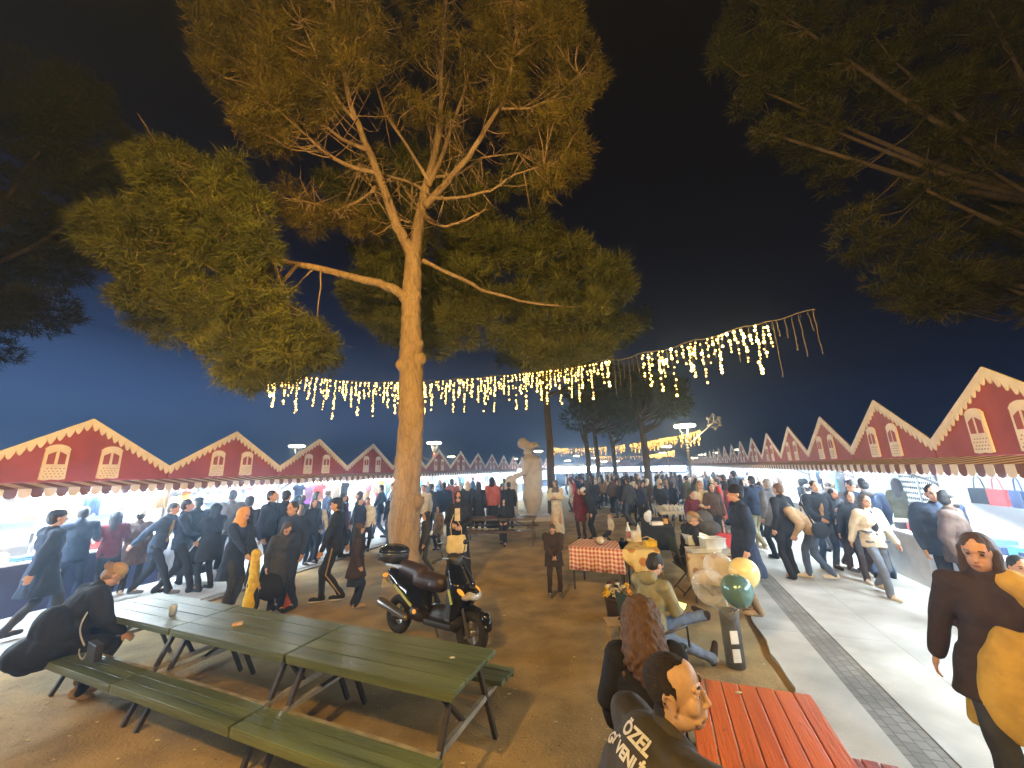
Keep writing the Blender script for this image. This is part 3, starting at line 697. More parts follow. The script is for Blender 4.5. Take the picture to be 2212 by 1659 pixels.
picnic('dark picnic table by the statue with a girl sitting at it', (G(1005, 1118, .75)+G(1155, 1116, .75))/2-Vector((0, 0, .75)), math.atan2((G(1155, 1116, .75)-G(1005, 1118, .75)).y, (G(1155, 1116, .75)-G(1005, 1118, .75)).x), M_brown, L=2.3, W=.7)
# litter
def litter(label, x, y, z, kind, c, s=.03):
    t = MB(); t.ell((0, 0, s*.25), (s, s*.55, s*.25), nu=7, nv=5); t.ell((s*.5, s*.1, s*.2), (s*.6, s*.4, s*.2), nu=6, nv=4); t.bar((-s, 0, s*.2), (s*.6, s*.3, s*.3), s*.3)
    o = t.build(kind, mat('litter_'+c[0], c[1]), None); o.location = G(x, y, z); tag(o, label, 'litter'); return o
cw = ('white', (.7, .65, .5)); cy = ('cream', (.75, .6, .3))
litter('crumpled white tissue on the right end of the green table', 977, 1422, .752, 'paper_scrap', cw, .022)
litter('white scrap lying on the red table', 1596, 1498, .752, 'paper_scrap', cw, .022)
for i, (x, y) in enumerate(((1313, 1402), (1650, 1435), (480, 1370), (1100, 1500), (940, 1330), (1160, 1440), (860, 1340+60), (255, 1640), (340, 1600), (100, 1520), (150, 1590), (420, 1620), (1080, 1620), (1200, 1560), (700, 1630), (1090, 1330), (1240, 1420), (60, 1600), (1000, 1650), (210, 1560))):
    o = litter('small pale leaf or scrap lying on the packed earth', x, y, .012, 'scrap', cy, random.uniform(.012, .022)); o['group'] = 'pale scraps scattered on the packed earth'
b = MB(); b.box((0, 0, .011), (.085, .055, .022)); 
o = b.build('cigarette_pack', mat('pack_cream', (.75, .6, .35), (.6, .2, .1), scale=25), None, bevel=.002); o.location = G(513, 1350, .752); o.rotation_euler = (0, 0, .4); tag(o, 'cream and red cigarette pack lying on the middle green table', 'pack')
b = MB(); b.lathe([(.03, 0), (.034, .09), (.032, .1)]); o = b.build('glass', mat('pale_glass', (.6, .62, .66), rough=.1), None); o.location = G(372, 1330-2, .75); tag(o, 'pale plastic cup standing on the left green table', 'cup')
# ---------------------------------------------------------------- people
def cloth(name, c, k=.72, rough=.85):
    return mat('cloth_'+name, c, tuple(x*k for x in c), scale=9, rough=rough, bump=.35, bscale=26, spec=.25)
CL = {k: cloth(k, v) for k, v in dict(black=(.018, .019, .024), navy=(.022, .032, .065), blue=(.05, .08, .15), grey=(.12, .12, .13), dgrey=(.05, .052, .06), brown=(.09, .058, .045), dbrown=(.045, .03, .026),
      tan=(.42, .28, .15), cream=(.62, .56, .45), white=(.7, .7, .7), maroon=(.12, .02, .03), red=(.45, .05, .05), orange=(.7, .35, .08), yellow=(.72, .48, .04), denim=(.07, .1, .17), ldenim=(.16, .19, .25), olive=(.11, .1, .05), sage=(.30, .28, .17), pink=(.45, .2, .2), coral=(.5, .13, .1), khaki=(.28, .17, .08), mustard=(.52, .34, .07)).items()}
M_skin = mat('skin', (.50, .29, .19), (.44, .24, .155), scale=12, rough=.55)
M_skin2 = mat('skin_olive', (.42, .25, .16), (.36, .2, .125), scale=12, rough=.55)
HR = {k: mat('hair_'+k, v, tuple(x*.6 for x in v), scale=30, rough=.6, bump=.6, bscale=60, stretch=(3, 3, .4)) for k, v in dict(black=(.014, .012, .011), brown=(.06, .032, .018), chestnut=(.13, .07, .036), grey=(.3, .28, .26), blond=(.28, .17, .08)).items()}
M_eye = mat('eye_dark', (.015, .01, .008), rough=.2); M_lip = mat('lip', (.3, .1, .08))
def loft(mb, rings, n=16, sm=True):
    """rings: (centre, rx, ry) or with a rotation, stacked"""
    vs = []
    for rg in rings:
        c = Vector(rg[0]); R = rg[3] if len(rg) > 3 else None
        for k in range(n):
            a = 2*PI*k/n; v = Vector((rg[1]*math.cos(a), rg[2]*math.sin(a), 0)); vs.append(c+(R @ v if R is not None else v))
    m = len(rings)
    fs = [(i*n+k, i*n+(k+1) % n, (i+1)*n+(k+1) % n, (i+1)*n+k) for i in range(m-1) for k in range(n)]+[tuple(range(n))[::-1], tuple((m-1)*n+k for k in range(n))]
    return mb.add(vs, fs, sm)
def ik(a, t, l1, l2, hint):
    a, t = Vector(a), Vector(t); d = t-a; L = min(d.length, (l1+l2)*.999); d.normalize(); t = a+d*L
    x = (l1*l1-l2*l2+L*L)/(2*L); h = math.sqrt(max(0, l1*l1-x*x)); hint = Vector(hint); hint = hint-d*hint.dot(d)
    if hint.length < 1e-4: hint = d.orthogonal()
    return a+d*x+hint.normalized()*h, t
def hand(mb, wr, d, side, palm_n, curl=.5, s=1.0, fr=.0085):
    """five-fingered hand: wr wrist, d direction of the forearm, palm_n palm facing"""
    d = Vector(d).normalized(); pn = Vector(palm_n); pn = (pn-d*pn.dot(d)).normalized(); x = d.cross(pn)*side
    c = Vector(wr)+d*.05*s
    R = Matrix((x, d, pn)).transposed(); mb.ell(c, (.038*s, .052*s, .017*s), R)
    for i, (o, L) in enumerate(((-.027, .062), (-.009, .074), (.009, .07), (.026, .054))):
        p = Vector(wr)+d*.09*s+x*o*s; q = p+(d*math.cos(curl*.5)+pn*math.sin(curl*.5))*L*.5*s; e = q+(d*math.cos(curl*1.5)+pn*math.sin(curl*1.5))*L*.5*s
        mb.cap(p-d*.03*s, q, fr*s*1.1, fr*s, 8); mb.cap(q, e, fr*s, fr*s*.85, 8)
    p = Vector(wr)+d*.035*s-x*.03*s; q = p+(-x*.6+d*.7+pn*.25).normalized()*.035*s; e = q+(d*.9-x*.15+pn*.4*curl*2).normalized()*.032*s
    mb.cap(p, q, .013*s, .011*s, 8); mb.cap(q, e, .011*s, .009*s, 8)
def person(label, loc, heading, H=1.72, lean=0, side=0, pose='stand', seat=.45, hl=None, hr=None, top='black', bot='black', shoe='black', hair='short', hc='black', coat=None,
           skirt=None, hat=None, hatc='black', hood=None, scarf=None, hyaw=0, hpitch=0, stride=0, vox=.017, fem=False, face=True, legs=None, beard=False, group=None, bulk=1.0, flare=1.12, skin=None, shirt=None, extra=None, crouch=0, knees=None, prominent=None):
    t = thing('person', label, 'person', loc, rad(heading), group); sc = H/1.75; t.scale = (sc, sc, sc)
    skin = skin or M_skin; T = CL[top] if isinstance(top, str) else top; B = CL[bot]; dn = -crouch
    sit = pose == 'sit'
    pz = (seat+.1)/1.0 if sit else .93+dn
    if sit: pz = seat/sc+.10
    pel = Vector((0, 0, pz))
    RL = Matrix.Rotation(rad(-lean), 3, 'X') @ Matrix.Rotation(rad(side), 3, 'Y')
    def up(x, y, z): return pel+RL @ Vector((x, y, z-.93))
    RH = RL @ Matrix.Rotation(rad(hyaw), 3, 'Z') @ Matrix.Rotation(rad(-hpitch), 3, 'X')
    nb = up(0, -.01, 1.46); hd = nb+RL @ Vector((0, .015, .06))+RH @ Vector((0, .012, .105))
    def hh(x, y, z): return hd+RH @ Vector((x, y, z))
    sw = .165 if fem else .185
    # legs
    lg = []
    for s in (-1, 1):
        hip = pel+Vector((s*.09, 0, -.02))
        if legs: an = Vector(legs[0 if s < 0 else 1]); kh = Vector(knees[0 if s < 0 else 1]) if knees else Vector((0, 1, .3))
        elif sit: an = Vector((s*.11, .44, .09)); kh = Vector((0, .6, 1))
        elif stride: an = Vector((s*.09, s*stride*.5, .09+(.05 if s < 0 else 0))); kh = Vector((s*.1, 1, 0))
        else: an = Vector((s*(.10 if fem else .13), 0+s*.02, .09)); kh = Vector((s*.15, 1, 0))
        kn, an = ik(hip, an, .44, .42, kh); lg.append((hip, kn, an))
    # arms
    ar = []
    for s, h_ in ((-1, hl), (1, hr)):
        sh = up(s*sw, -.01, 1.415)
        if h_ is None:
            tg = up(s*(sw+.07), .03 if not stride else -s*stride*.45, .90); hint = RL @ Vector((s*.35, -1, 0))
            if sit: tg = pel+Vector((s*.12, .30, .12)); hint = Vector((s*.7, -.6, -.3))
        else: tg = up(*h_) if len(h_) == 3 else pel+Vector(h_[:3]); hint = RL @ Vector((s*.6, -.5, -.7))
        el, wr = ik(sh, tg, .285, .255, hint); ar.append((s, sh, el, wr))
    b = MB()   # the body, one continuous surface
    b.ell(hh(0, -.008, .025), (.074, .095, .095), RH); b.ell(hh(0, .018, -.045), (.057, .068, .068), RH); b.ell(hh(0, .045, -.085), (.03, .032, .025), RH)
    b.cap(hh(0, .083, .008), hh(0, .107, -.03), .009, .014, 8); b.ell(hh(0, .082, .03), (.052, .014, .012), RH); b.ell(hh(0, .086, -.062), (.024, .012, .011), RH)
    for s in (-1, 1): b.ell(hh(s*.076, -.008, -.008), (.010, .02, .032), RH)
    b.cap(nb-RL @ Vector((0, 0, .04)), hh(0, -.01, -.05), .056, .05)
    b.ell(up(0, 0, 1.28), (.15, .1, .19), RL); b.ell(up(0, 0, 1.08), (.125, .09, .17), RL); b.ell(pel+Vector((0, -.01, 0)), (.15, .105, .13))
    for s, sh, el, wr in ar:
        b.cap(up(0, 0, 1.36), sh, .07, .052); b.cap(sh, el, .048, .038); b.cap(el, wr, .037, .026)
        d = (wr-el).normalized(); pn = (pel-wr) if h_ is None else Vector((0, .3, -1)) ; pn = Vector((-s*1.0, .15, -.2)); hand(b, wr, d, s, RL @ pn, .6, 1.0, .0105 if vox > .013 else .009)
    for hip, kn, an in lg:
        b.cap(hip, kn, .075, .052); b.cap(kn, an, .05, .036); b.cap(an, an+Vector((0, .11, -.05)), .036, .03)
    organic(b, 'body', skin, t, max(.008, vox*.72), 2)
    if hair != 'none':
        # hair
        b = MB()
        if hair in ('short', 'long', 'bun', 'pony'):
            b.ell(hh(0, -.022, .038), (.083, .098, .092), RH); b.ell(hh(0, -.045, -.005), (.078, .07, .085), RH)
        if hair == 'bald': b.ell(hh(0, -.045, -.01), (.084, .066, .05), RH)
        if hair == 'long':
            b.cap(hh(0, -.055, 0), hh(0, -.085, -.26), .085, .07)
            for s in (-1, 1): b.cap(hh(s*.066, -.015, .02), hh(s*.085, .0, -.24), .032, .028)
        if hair == 'bun': b.ell(hh(0, -.125, .05), .045)
        if hair == 'pony': b.cap(hh(0, -.11, .02), hh(0, -.14, -.22), .035, .022)
        if b.v: organic(b, 'hair', HR[hc], t, vox*.75, 1, .003, 30)
    if beard:
        b = MB(); b.ell(hh(0, .03, -.075), (.06, .066, .048), RH); organic(b, 'beard', HR[hc], t, vox*.7, 1)
    if hood:
        b = MB(); b.ell(hh(0, -.028, .012), (.108, .112, .125), RH)
        if hood[0] == '-': hd_c = hood[1:]
        else:
            hd_c = hood; b.cap(hh(0, -.03, -.06), nb, .09, .12)
        if hood[0] == '-': b = MB(); b.ell(nb+RL @ Vector((0, -.075, .02)), (.12, .085, .07), RL)
        organic(b, 'hood', CL[hd_c], t, vox*.8, 2, .004, 12)
    if scarf:
        b = MB(); b.ell(hh(0, -.022, .012), (.098, .108, .118), RH); b.cap(hh(0, -.01, -.08), nb+RL @ Vector((0, .02, -.02)), .083, .12); b.ell(up(0, .03, 1.4), (.15, .10, .09), RL)
        organic(b, 'headscarf', CL[scarf], t, vox*.8, 2, .003, 14)
    if hat:
        b = MB()
        if hat == 'cap': loft(b, [(hh(0, -.01, .05), .088, .104, RH), (hh(0, -.01, .09), .086, .1, RH), (hh(0, -.01, .125), .062, .075, RH), (hh(0, -.01, .138), .02, .02, RH)]); b.ell(hh(0, .1, .055), (.07, .075, .01), RH @ Matrix.Rotation(rad(-8), 3, 'X'))
        else: b.ell(hh(0, -.015, .06), (.088, .104, .09), RH); loft(b, [(hh(0, -.01, .02), .09, .105, RH), (hh(0, -.01, .055), .092, .107, RH)])
        b.build('hat', CL[hatc], t)
    if face:
        e = MB()
        for s in (-1, 1): e.ell(hh(s*.03, .079, .008), (.012, .010, .006), RH, 8, 6); e.bar(hh(s*.046, .083, .032), hh(s*.018, .093, .033), .007)
        e.build('eye', M_eye, t)
        e = MB(); e.ell(hh(0, .094, -.06), (.021, .007, .005), RH, 8, 6); e.build('mouth', M_lip, t)
    # trousers
    b = MB(); k = 1.0
    if not (skirt and skirt < .3):
        b.ell(pel+Vector((0, -.01, .0)), (.165*bulk, .12*bulk, .13)); b.ell(pel+Vector((0, -.02, -.06)), (.155, .115, .1))
        for hip, kn, an in lg:
            b.cap(hip, kn, .09, .066); b.cap(kn, an, .066, .054 if not fem else .058)
            b.cap(an+(kn-an).normalized()*.12, an-(kn-an).normalized()*.02, .054, .058)
        organic(b, 'trousers', B, t, vox, 2, .007, 10)
    # jacket or coat
    b = MB(); q = bulk
    b.ell(up(0, 0, 1.27), (.185*q if not fem else .165*q, .128*q, .215), RL); b.ell(up(0, .0, 1.07), (.172*q, .125*q, .18), RL)
    b.ell(up(0, -.01, 1.40), (.17*q, .1*q, .075), RL)
    b.cap(nb-RL @ Vector((0, 0, .05)), nb+RL @ Vector((0, .0, .015)), .085, .078)
    for s, sh, el, wr in ar:
        b.cap(up(0, 0, 1.38), sh, .09, .078*q); b.cap(sh, el, .074*q, .062*q); b.cap(el, wr-(wr-el).normalized()*.01, .060*q, .048); b.cap(wr-(wr-el).normalized()*.05, wr-(wr-el).normalized()*.005, .05, .046)
    hem = coat if coat is not None else .82
    if not sit and crouch < .2:
        zt = up(0, 0, 1.02); n_ = 4; zz = [zt.z+(hem+dn*.5-zt.z)*u for u in np.linspace(0, 1, n_)]
        cx, cy = pel.x, pel.y
        rings = [(Vector((zt.x*(1-u)+cx*u, zt.y*(1-u)+(cy-.01)*u, z)), (.165+(.02+.05*(flare-1)*8*u if coat else .012))*q, (.122+(.03*u+.05*(flare-1)*8*u if coat else .012))*q) for u, z in zip(np.linspace(0, 1, n_), zz)]
        loft(b, rings[::-1])
    else: b.ell(pel+Vector((0, -.01, .05)), (.178*q, .14*q, .11))
    if sit and coat:
        for hip, kn, an in lg: b.cap(hip, hip.lerp(kn, .75), .105, .095)
        b.ell(pel+Vector((0, -.05, -.02)), (.2*q, .17*q, .12))
    organic(b, 'coat' if coat else 'jacket', T, t, vox, 2, .009, 8)
    if shirt:
        b = MB(); b.ell(up(0, .052, 1.25), (.085, .088, .2), RL); b.ell(up(0, .055, 1.06), (.08, .082, .14), RL); organic(b, 'shirt', CL[shirt], t, vox, 1)
    if skirt:
        b = MB(); loft(b, [(pel+Vector((0, 0, .1)), .15, .11), (pel+Vector((0, 0, -.1)), .18, .14), (Vector((0, 0, (pel.z+skirt)/2)), .2, .17), (Vector((0, 0, skirt)), .22, .2)][::-1]); organic(b, 'skirt', B, t, vox, 1, .01, 9)
    for hip, kn, an in lg:
        b = MB(); dv = Vector((0, 1, 0))
        if legs:
            sh_ = (an-kn).normalized(); dv = Vector((0, 1, 0))-sh_*sh_.y; dv = dv.normalized() if dv.length > .05 else Vector((0, 1, 0))
        hl_ = an+Vector((0, -.035, -.045)) if not legs else an-dv*.03+(an-kn).normalized()*.05
        b.cap(hl_, hl_+dv*.10, .042, .044); b.cap(hl_+dv*.08, hl_+dv*.20-Vector((0, 0, .006)), .044, .033); b.cap(hl_+Vector((0, 0, .02)), an+(kn-an).normalized()*.04, .042, .043)
        organic(b, 'shoe', CL[shoe], t, .012, 2)
    if extra: extra(t, up, hh, ar, pel, lg)
    return t
def at_px(fx, fy, hx, hy):
    P = G(fx, fy); H = V(hx, hy, P.y).z; return P, max(.85, min(1.93, H))
PEOPLE = {}
def P_(key, label, fx, fy, hx, hy, heading, **k):
    P, H = at_px(fx, fy, hx, hy)
    for P0_, N_ in ((LP0, LN), (RP0, RN)):
        off = (P-P0_).dot(N_)
        if off < .80: P = P+N_*(.80-off)
    if k.get('lean', 0) > 20 or k.get('crouch', 0) > 0: H = k.pop('H', 1.68)
    k.pop('H', None)
    d = P.y
    k.setdefault('vox', .014 if d < 7 else (.018 if d < 12 else .024))
    if 'face' not in k: k['face'] = 90 < abs((heading+k.get('hyaw', 0)+180) % 360-180) and d < 16
    o = person(label, (P.x, P.y, .02), heading, H, **k); PEOPLE[key] = (o, P, H); return o
# left path and square
P_('a', 'tall person in a long blue-grey coat and dark cap striding at the far left', 60, 1380, 80, 1106, -20, stride=.45, top='navy', bot='dgrey', shoe='dbrown', coat=.55, hat='cap', hatc='navy', bulk=1.15)
P_('b', 'person in a navy jacket reaching into the first left stall', 95, 1315, 107, 1098, 50, top='navy', bot='navy', hr=(.25, .42, 1.1), hl=(-.2, .4, 1.1), shoe='black')
P_('c', 'woman in a maroon jacket, black trousers and pinkish shoes at the first left stall', 158, 1293, 184, 1104, 35, fem=True, top='maroon', bot='black', shoe='pink', hair='long', hl=(-.15, .38, 1.12), hr=(.12, .35, 1.1))
P_('d', 'person in a white beanie and grey-brown coat at the first left stall', 228, 1280, 235, 1104, 30, fem=True, top='brown', bot='black', shoe='white', hat='beanie', hatc='white', coat=.6, hl=(-.2, .3, 1.0), bulk=1.1)
P_('e', 'man in a tan and blue jacket taking a long stride beside the first left stall', 322, 1292, 315, 1088, -75, stride=.7, lean=12, top='blue', bot='black', shirt='tan', shoe='grey', hc='black')
P_('f', 'man in a navy jacket walking right past the second left stall', 372, 1287, 355, 1082, -50, stride=.5, top='navy', bot='black', hc='black', hr=(.1, .3, 1.05))
P_('g', 'man in a dark peaked cap looking at the packets in the second left stall', 402, 1262, 402, 1077, 60, top='black', bot='black', hat='cap', hatc='black', hl=(-.15, .4, 1.1))
P_('h', 'person in a black hooded coat pushing the stroller', 440, 1278, 446, 1090, 75, top='black', bot='black', hood='black', hl=(-.2, .42, 1.02), hr=(.2, .42, 1.02), bulk=1.15, coat=.6)
P_('i', 'man in a grey striped puffer jacket at the packets stall', 480, 1245, 483, 1061, 20, top='grey', bot='black', bulk=1.12)
P_('j', 'short haired person in black standing behind the woman in the orange hood', 516, 1272, 518, 1074, 10, top='black', bot='black', hair='short')
P_('k', 'woman in an orange headscarf and dark coat facing right by the tables', 488, 1326, 511, 1098, -95, fem=True, top='navy', bot='dgrey', hair='none', hood='orange', coat=.55, hl=(-.1, .33, 1.0), hr=(.12, .35, .98), lean=5, hpitch=15)
P_('l', 'child in a long yellow hooded coat', 536, 1350, 530, 1190, -60, top='yellow', bot='black', hair='none', hood='yellow', coat=.35, hl=(-.1, .1, .9), hr=(.1, .12, .9), flare=1.08, fem=True)
P_('m1', 'man in a dark navy jacket facing the camera beside the yellow child', 618, 1318, 605, 1085, 165, top='navy', bot='navy', bulk=1.12, hr=(.2, .12, .85), lean=5)
P_('m2', 'woman with brown hair in a grey-brown coat carrying a dark bag beside the yellow child', 592, 1328, 583, 1125, -130, fem=True, top='dgrey', bot='black', hair='long', hc='brown', coat=.5, lean=14, hpitch=25)
P_('o', 'man in profile in a navy jacket before the packets stall', 565, 1266, 568, 1061, -80, top='navy', bot='black', bulk=1.1)
P_('p', 'man in a dark coat standing before the shirts stall', 600, 1255, 597, 1061, -10, top='black', bot='black', coat=.7, bulk=1.1)
P_('q', 'person in a white jacket before the hanging shirts', 678, 1212, 684, 1085, 40, top='white', bot='dgrey', stride=.3)
def stripe(t, up, hh, ar, pel, lg):
    for hip, kn, an in lg:
        s = 1 if hip.x > 0 else -1
        b = MB(); o = Vector((s*.068, 0, 0)); b.tube([hip+o*1.25, hip.lerp(kn, .5)+o*1.15, kn+o*1.02, kn.lerp(an, .5)+o*.95, an+o*.9], .012, 6); b.build('orange_stripe', CL['tan'], t)
        b = MB(); b.ell(an+Vector((0, .06, -.082)), (.048, .135, .014)); b.build('white_sole', CL['white'], t)
P_('r', 'tall young man in black with an orange stripe down his trousers, white soled shoes', 713, 1303, 727, 1078, 105, top='black', bot='black', hat='cap', hatc='navy', stride=.35, extra=stripe)
P_('s', 'child in a brown puffer coat and dark skirt by the scooter', 765, 1315, 779, 1133, -60, top='dbrown', bot='navy', skirt=.45, hat='beanie', hatc='brown', hair='long', coat=.62, fem=True, bulk=1.15, shoe='tan')
P_('t1', 'man in a dark jacket walking left behind the pine trunk', 818, 1166, 828, 1048, 95, stride=.5, top='navy', bot='denim')
P_('t2', 'second man walking left just behind the other by the pine trunk', 845, 1162, 848, 1044, 95, stride=.4, top='dgrey', bot='navy')
P_('u', 'man in an open white and black jacket right of the pine trunk', 912, 1170, 917, 1048, 180, top='cream', shirt='black', bot='dgrey')
P_('v', 'long haired girl in a grey-black jacket walking beside the pine trunk', 917, 1243, 936, 1108, 130, fem=True, top='dgrey', bot='dgrey', hair='long', stride=.35)
P_('v2', 'child in a brown coat just behind the girl by the pine trunk', 946, 1190, 950, 1095, 150, fem=True, top='khaki', bot='dbrown', hair='long', coat=.6)
def shirtfront(t, up, hh, ar, pel, lg):
    b = MB(); b.prism([(-.055, -.12), (.055, -.12), (.05, .12), (-.05, .12)], 0, .012); o = b.build('white_shirt_front', CL['cream'], t); o.location = up(0, .135, 1.3)
    g = MB()
    for s in (-1, 1): g.tube([hh(s*.03+.022*math.cos(a), .096, .008+.018*math.sin(a)) for a in np.linspace(0, 2*PI, 12)], .0025, 5)
    g.bar(hh(-.01, .1, .01), hh(.01, .1, .01), .003); g.build('glasses', M_eye, t)
P_('w', 'woman in a black headscarf and long open black coat with glasses, facing the camera', 990, 1262, 982, 1063, 178, fem=True, top='black', bot='dgrey', scarf='black', hair='none', coat=.14, flare=1.2, vox=.013, hl=(-.10, .17, 1.08), hr=(.10, .19, 1.12), extra=shirtfront, face=True, shoe='white')
def seat_at(key, label, hx, hy, seath, heading, headz=1.27, **k):
    H = k.pop('H', 1.65); p = G(hx, hy, headz*H/1.75); o = person(label, (p.x, p.y, 0), heading, H, pose='sit', seat=seath, **k); PEOPLE[key] = (o, p, H); return o
seat_at('girl', 'girl in black sitting alone on the bench of the dark table', 1089, 1088, .45, 175, fem=True, top='black', bot='black', scarf='black', hair='none', vox=.018, legs=((-.05, .38, .1), (.06, .46, .16)), face=True, shoe='black', H=1.6)
P_('x1', 'person in a black coat and pale headscarf seen from behind by the far left stalls', 1010, 1155, 1008, 1040, 10, fem=True, top='black', bot='black', scarf='cream', hair='none', coat=.3)
P_('x2', 'person in a bright red vest at the far left stalls', 975, 1150, 976, 1035, 20, top='coral', bot='black')
P_('x3', 'woman in a long black coat with an orange-red back before the far left stall', 1064, 1152, 1063, 1030, 0, fem=True, top='coral', bot='black', scarf='black', hair='none', skirt=.15)
P_('x4', 'dark figure standing just left of the statue pedestal', 1101, 1152, 1099, 1042, 20, top='black', bot='black', coat=.4)
P_('x5', 'dark coated figure between the seated girl and the pine trunk', 1035, 1156, 1033, 1042, -10, top='black', bot='black', coat=.4, fem=True, hair='long')
P_('x6', 'dark figure left of the red vest by the stalls', 958, 1160, 955, 1043, 0, top='navy', bot='black')
P_('x7', 'man in a dark parka beside the red lantern pole', 930, 1165, 928, 1046, -40, top='dgrey', bot='black')
P_('wh', 'woman in a cream top and long cream skirt reading by the second trunk', 1206, 1162, 1208, 1037, 160, fem=True, top='cream', bot='cream', skirt=.1, scarf='grey', hair='none', hl=(-.06, .25, 1.2), hr=(.08, .25, 1.2), hpitch=20)
P_('rd', 'woman in a red jacket walking with the white capped child', 1258, 1165, 1256, 1055, 160, fem=True, top='maroon', bot='dbrown', hair='long', scarf=None, coat=.6)
P_('wc', 'person in black with a white cap bending forward', 1286, 1168, 1290, 1070, 60, top='black', bot='black', hat='beanie', hatc='white', lean=24, H=1.6)
P_('ck', 'small child in a cream top crouching by the checked table', 1322, 1175, 1318, 1123, 100, top='cream', bot='navy', hc='blond', H=1.0, crouch=.3, legs=((-.1, 0, .09), (.1, .05, .09)))
def hphone(t, up, hh, ar, pel, lg):
    m = (ar[0][3]+ar[1][3])/2
    b = MB(); b.box(m+Vector((0, .07, .03)), (.15, .012, .075), Matrix.Rotation(rad(50), 3, 'X')); b.build('phone', M_eye, t)
P_('kid', 'child in a hooded dark brown coat bent over a phone, standing alone', 1200, 1290, 1198, 1130, 178, top='dbrown', bot='dbrown', hood='-olive', hair='short', hc='brown', hpitch=32, hl=(-.05, .27, 1.02), hr=(.05, .27, 1.02), coat=.7, bulk=1.2, flare=1.05, shoe='grey', vox=.012, lean=6, extra=None)
# right side
def tanback(t, up):
    b = MB(); b.ell(up(0, -.075, 1.22), (.085, .062, .17)); organic(b, 'tan_backpack', CL['khaki'], t, .016, 2)
P_('tall', 'tall person in a long navy coat and beige boots behind the balloons', 1630, 1328, 1608, 1050, 75, top='navy', bot='khaki', shoe='tan', coat=.5, bulk=1.15, hc='black', hat='beanie', hatc='black', side=-3)
P_('b1', 'dark figure rising behind the long navy coat', 1603, 1145, 1603, 1010, 20, top='black', bot='black', bulk=1.2)
P_('cs', 'woman in a cream sweater facing the camera behind the pushchair', 1530, 1186, 1529, 1040, 175, fem=True, top='cream', bot='black', hair='long', hc='blond', hl=(-.1, .25, 1.1), hr=(.1, .25, 1.1))
P_('cv', 'child in a dark red jacket next to the cream sweater woman', 1510, 1190, 1512, 1062, 185, fem=True, top='maroon', bot='black', hair='short', hc='brown')
P_('bv', 'woman with dark hair in a brown top left of the long navy coat', 1556, 1190, 1554, 1044, 170, fem=True, top='brown', bot='black', hair='long', skirt=.2)
P_('r1', 'person in a dark blue sweatshirt and pale trousers left of the grey haired man', 1648, 1190, 1634, 1029, 10, top='navy', bot='sage', shoe='white', stride=.4)
P_('r2', 'grey haired man in a grey-mauve coat seen from behind', 1686, 1208, 1668, 1035, 12, top='grey', bot='black', hc='grey', coat=.7, bulk=1.1)
P_('r3', 'woman all in black with a tan patch on her back and flared trousers', 1716, 1250, 1690, 1045, 15, fem=True, top='black', bot='black', hair='short', hc='chestnut', legs=((-.15, -.1, .09), (.2, .12, .09)), extra=lambda t, up, hh, ar, pel, lg: tanback(t, up))
P_('r4', 'dark haired man in an open black jacket facing the camera on the right path', 1795, 1232, 1759, 1040, 170, top='black', shirt='tan', bot='denim', hl=(-.16, .22, 1.0), hr=(.14, .26, 1.02), bulk=1.08)
P_('r5', 'woman in a tan jacket and jeans bending over, black bag on her back', 1778, 1256, 1722, 1082, 62, fem=True, H=1.72, lean=48, top='tan', bot='denim', shoe='cream', hair='long', hc='black', stride=.35, bulk=1.15, hl=(-.15, .3, 1.1), hr=(.1, .3, 1.05))
P_('r6', 'smiling woman with wavy dark hair in a black coat', 1834, 1232, 1836, 1056, 185, fem=True, top='black', bot='dbrown', hair='long', shoe='grey', stride=.3)
P_('r7', 'woman with long black hair in black just left of the white jacket', 1876, 1258, 1864, 1061, 160, fem=True, top='black', bot='dbrown', hair='long', shoe='cream', stride=.4)
def black_top(t, up, hh, ar, pel, lg):
    b = MB(); b.ell(up(0, .06, 1.23), (.088, .085, .25)); b.ell(up(0, .06, 1.03), (.09, .085, .13)); organic(b, 'black_top', CL['black'], t, .012, 2)
    for s in (-1, 1):
        for z in (1.1, .93):
            b = MB(); x = .135; b.box(up(s*x, .05, z), (.1, .17, .035)); b.build('grey_band', CL['grey'], t, bevel=.01)
P_('r8', 'smiling woman in a cropped white jacket over a black top and blue-grey trousers', 1915, 1290, 1893, 1070, 176, fem=True, top='cream', bot='ldenim', hair='long', hc='brown', shoe='cream', stride=.45, bulk=1.15, extra=black_top, vox=.012)
P_('r9', 'man in a navy jacket with a grey hood seen from behind', 1970, 1256, 1938, 1033, -15, top='navy', bot='denim', hood='-grey', bulk=1.15, vox=.014)
P_('r10', 'man in a cream hooded sweatshirt looking down to the left', 2034, 1250, 2004, 1034, 70, top='cream', bot='sage', hood='-cream', hpitch=25, hl=(-.05, .3, 1.15), hr=(.05, .28, 1.12))
P_('r11', 'person in a white cap by the right stall counter', 1800, 1180, 1794, 1048, 0, top='white', bot='grey', hat='cap', hatc='white')
P_('r12', 'bald man in pale clothes just behind the woman with wavy hair', 1850, 1195, 1852, 1046, 20, top='grey', bot='grey', hair='bald', hc='grey')
def hd_at(key, label, hx, hy, heading, H, **k):
    p = G(hx, hy, H); p += RN*max(0, .85-(p-RP0).dot(RN)); o = person(label, (p.x, p.y, .02), heading, H, **k); PEOPLE[key] = (o, p, H); return o
def mauve(t, up, hh, ar, pel, lg):
    b = MB(); b.ell(up(0, .055, 1.22), (.1, .09, .24)); organic(b, 'dark_shirt', CL['dgrey'], t, .012, 2)
hd_at('r13', 'bearded man in a brown-mauve jacket looking right near the right edge', 2068, 1061, -150, 1.74, top='brown', bot='dbrown', beard=True, hyaw=40, bulk=1.18, vox=.012, extra=mauve, shoe='black')
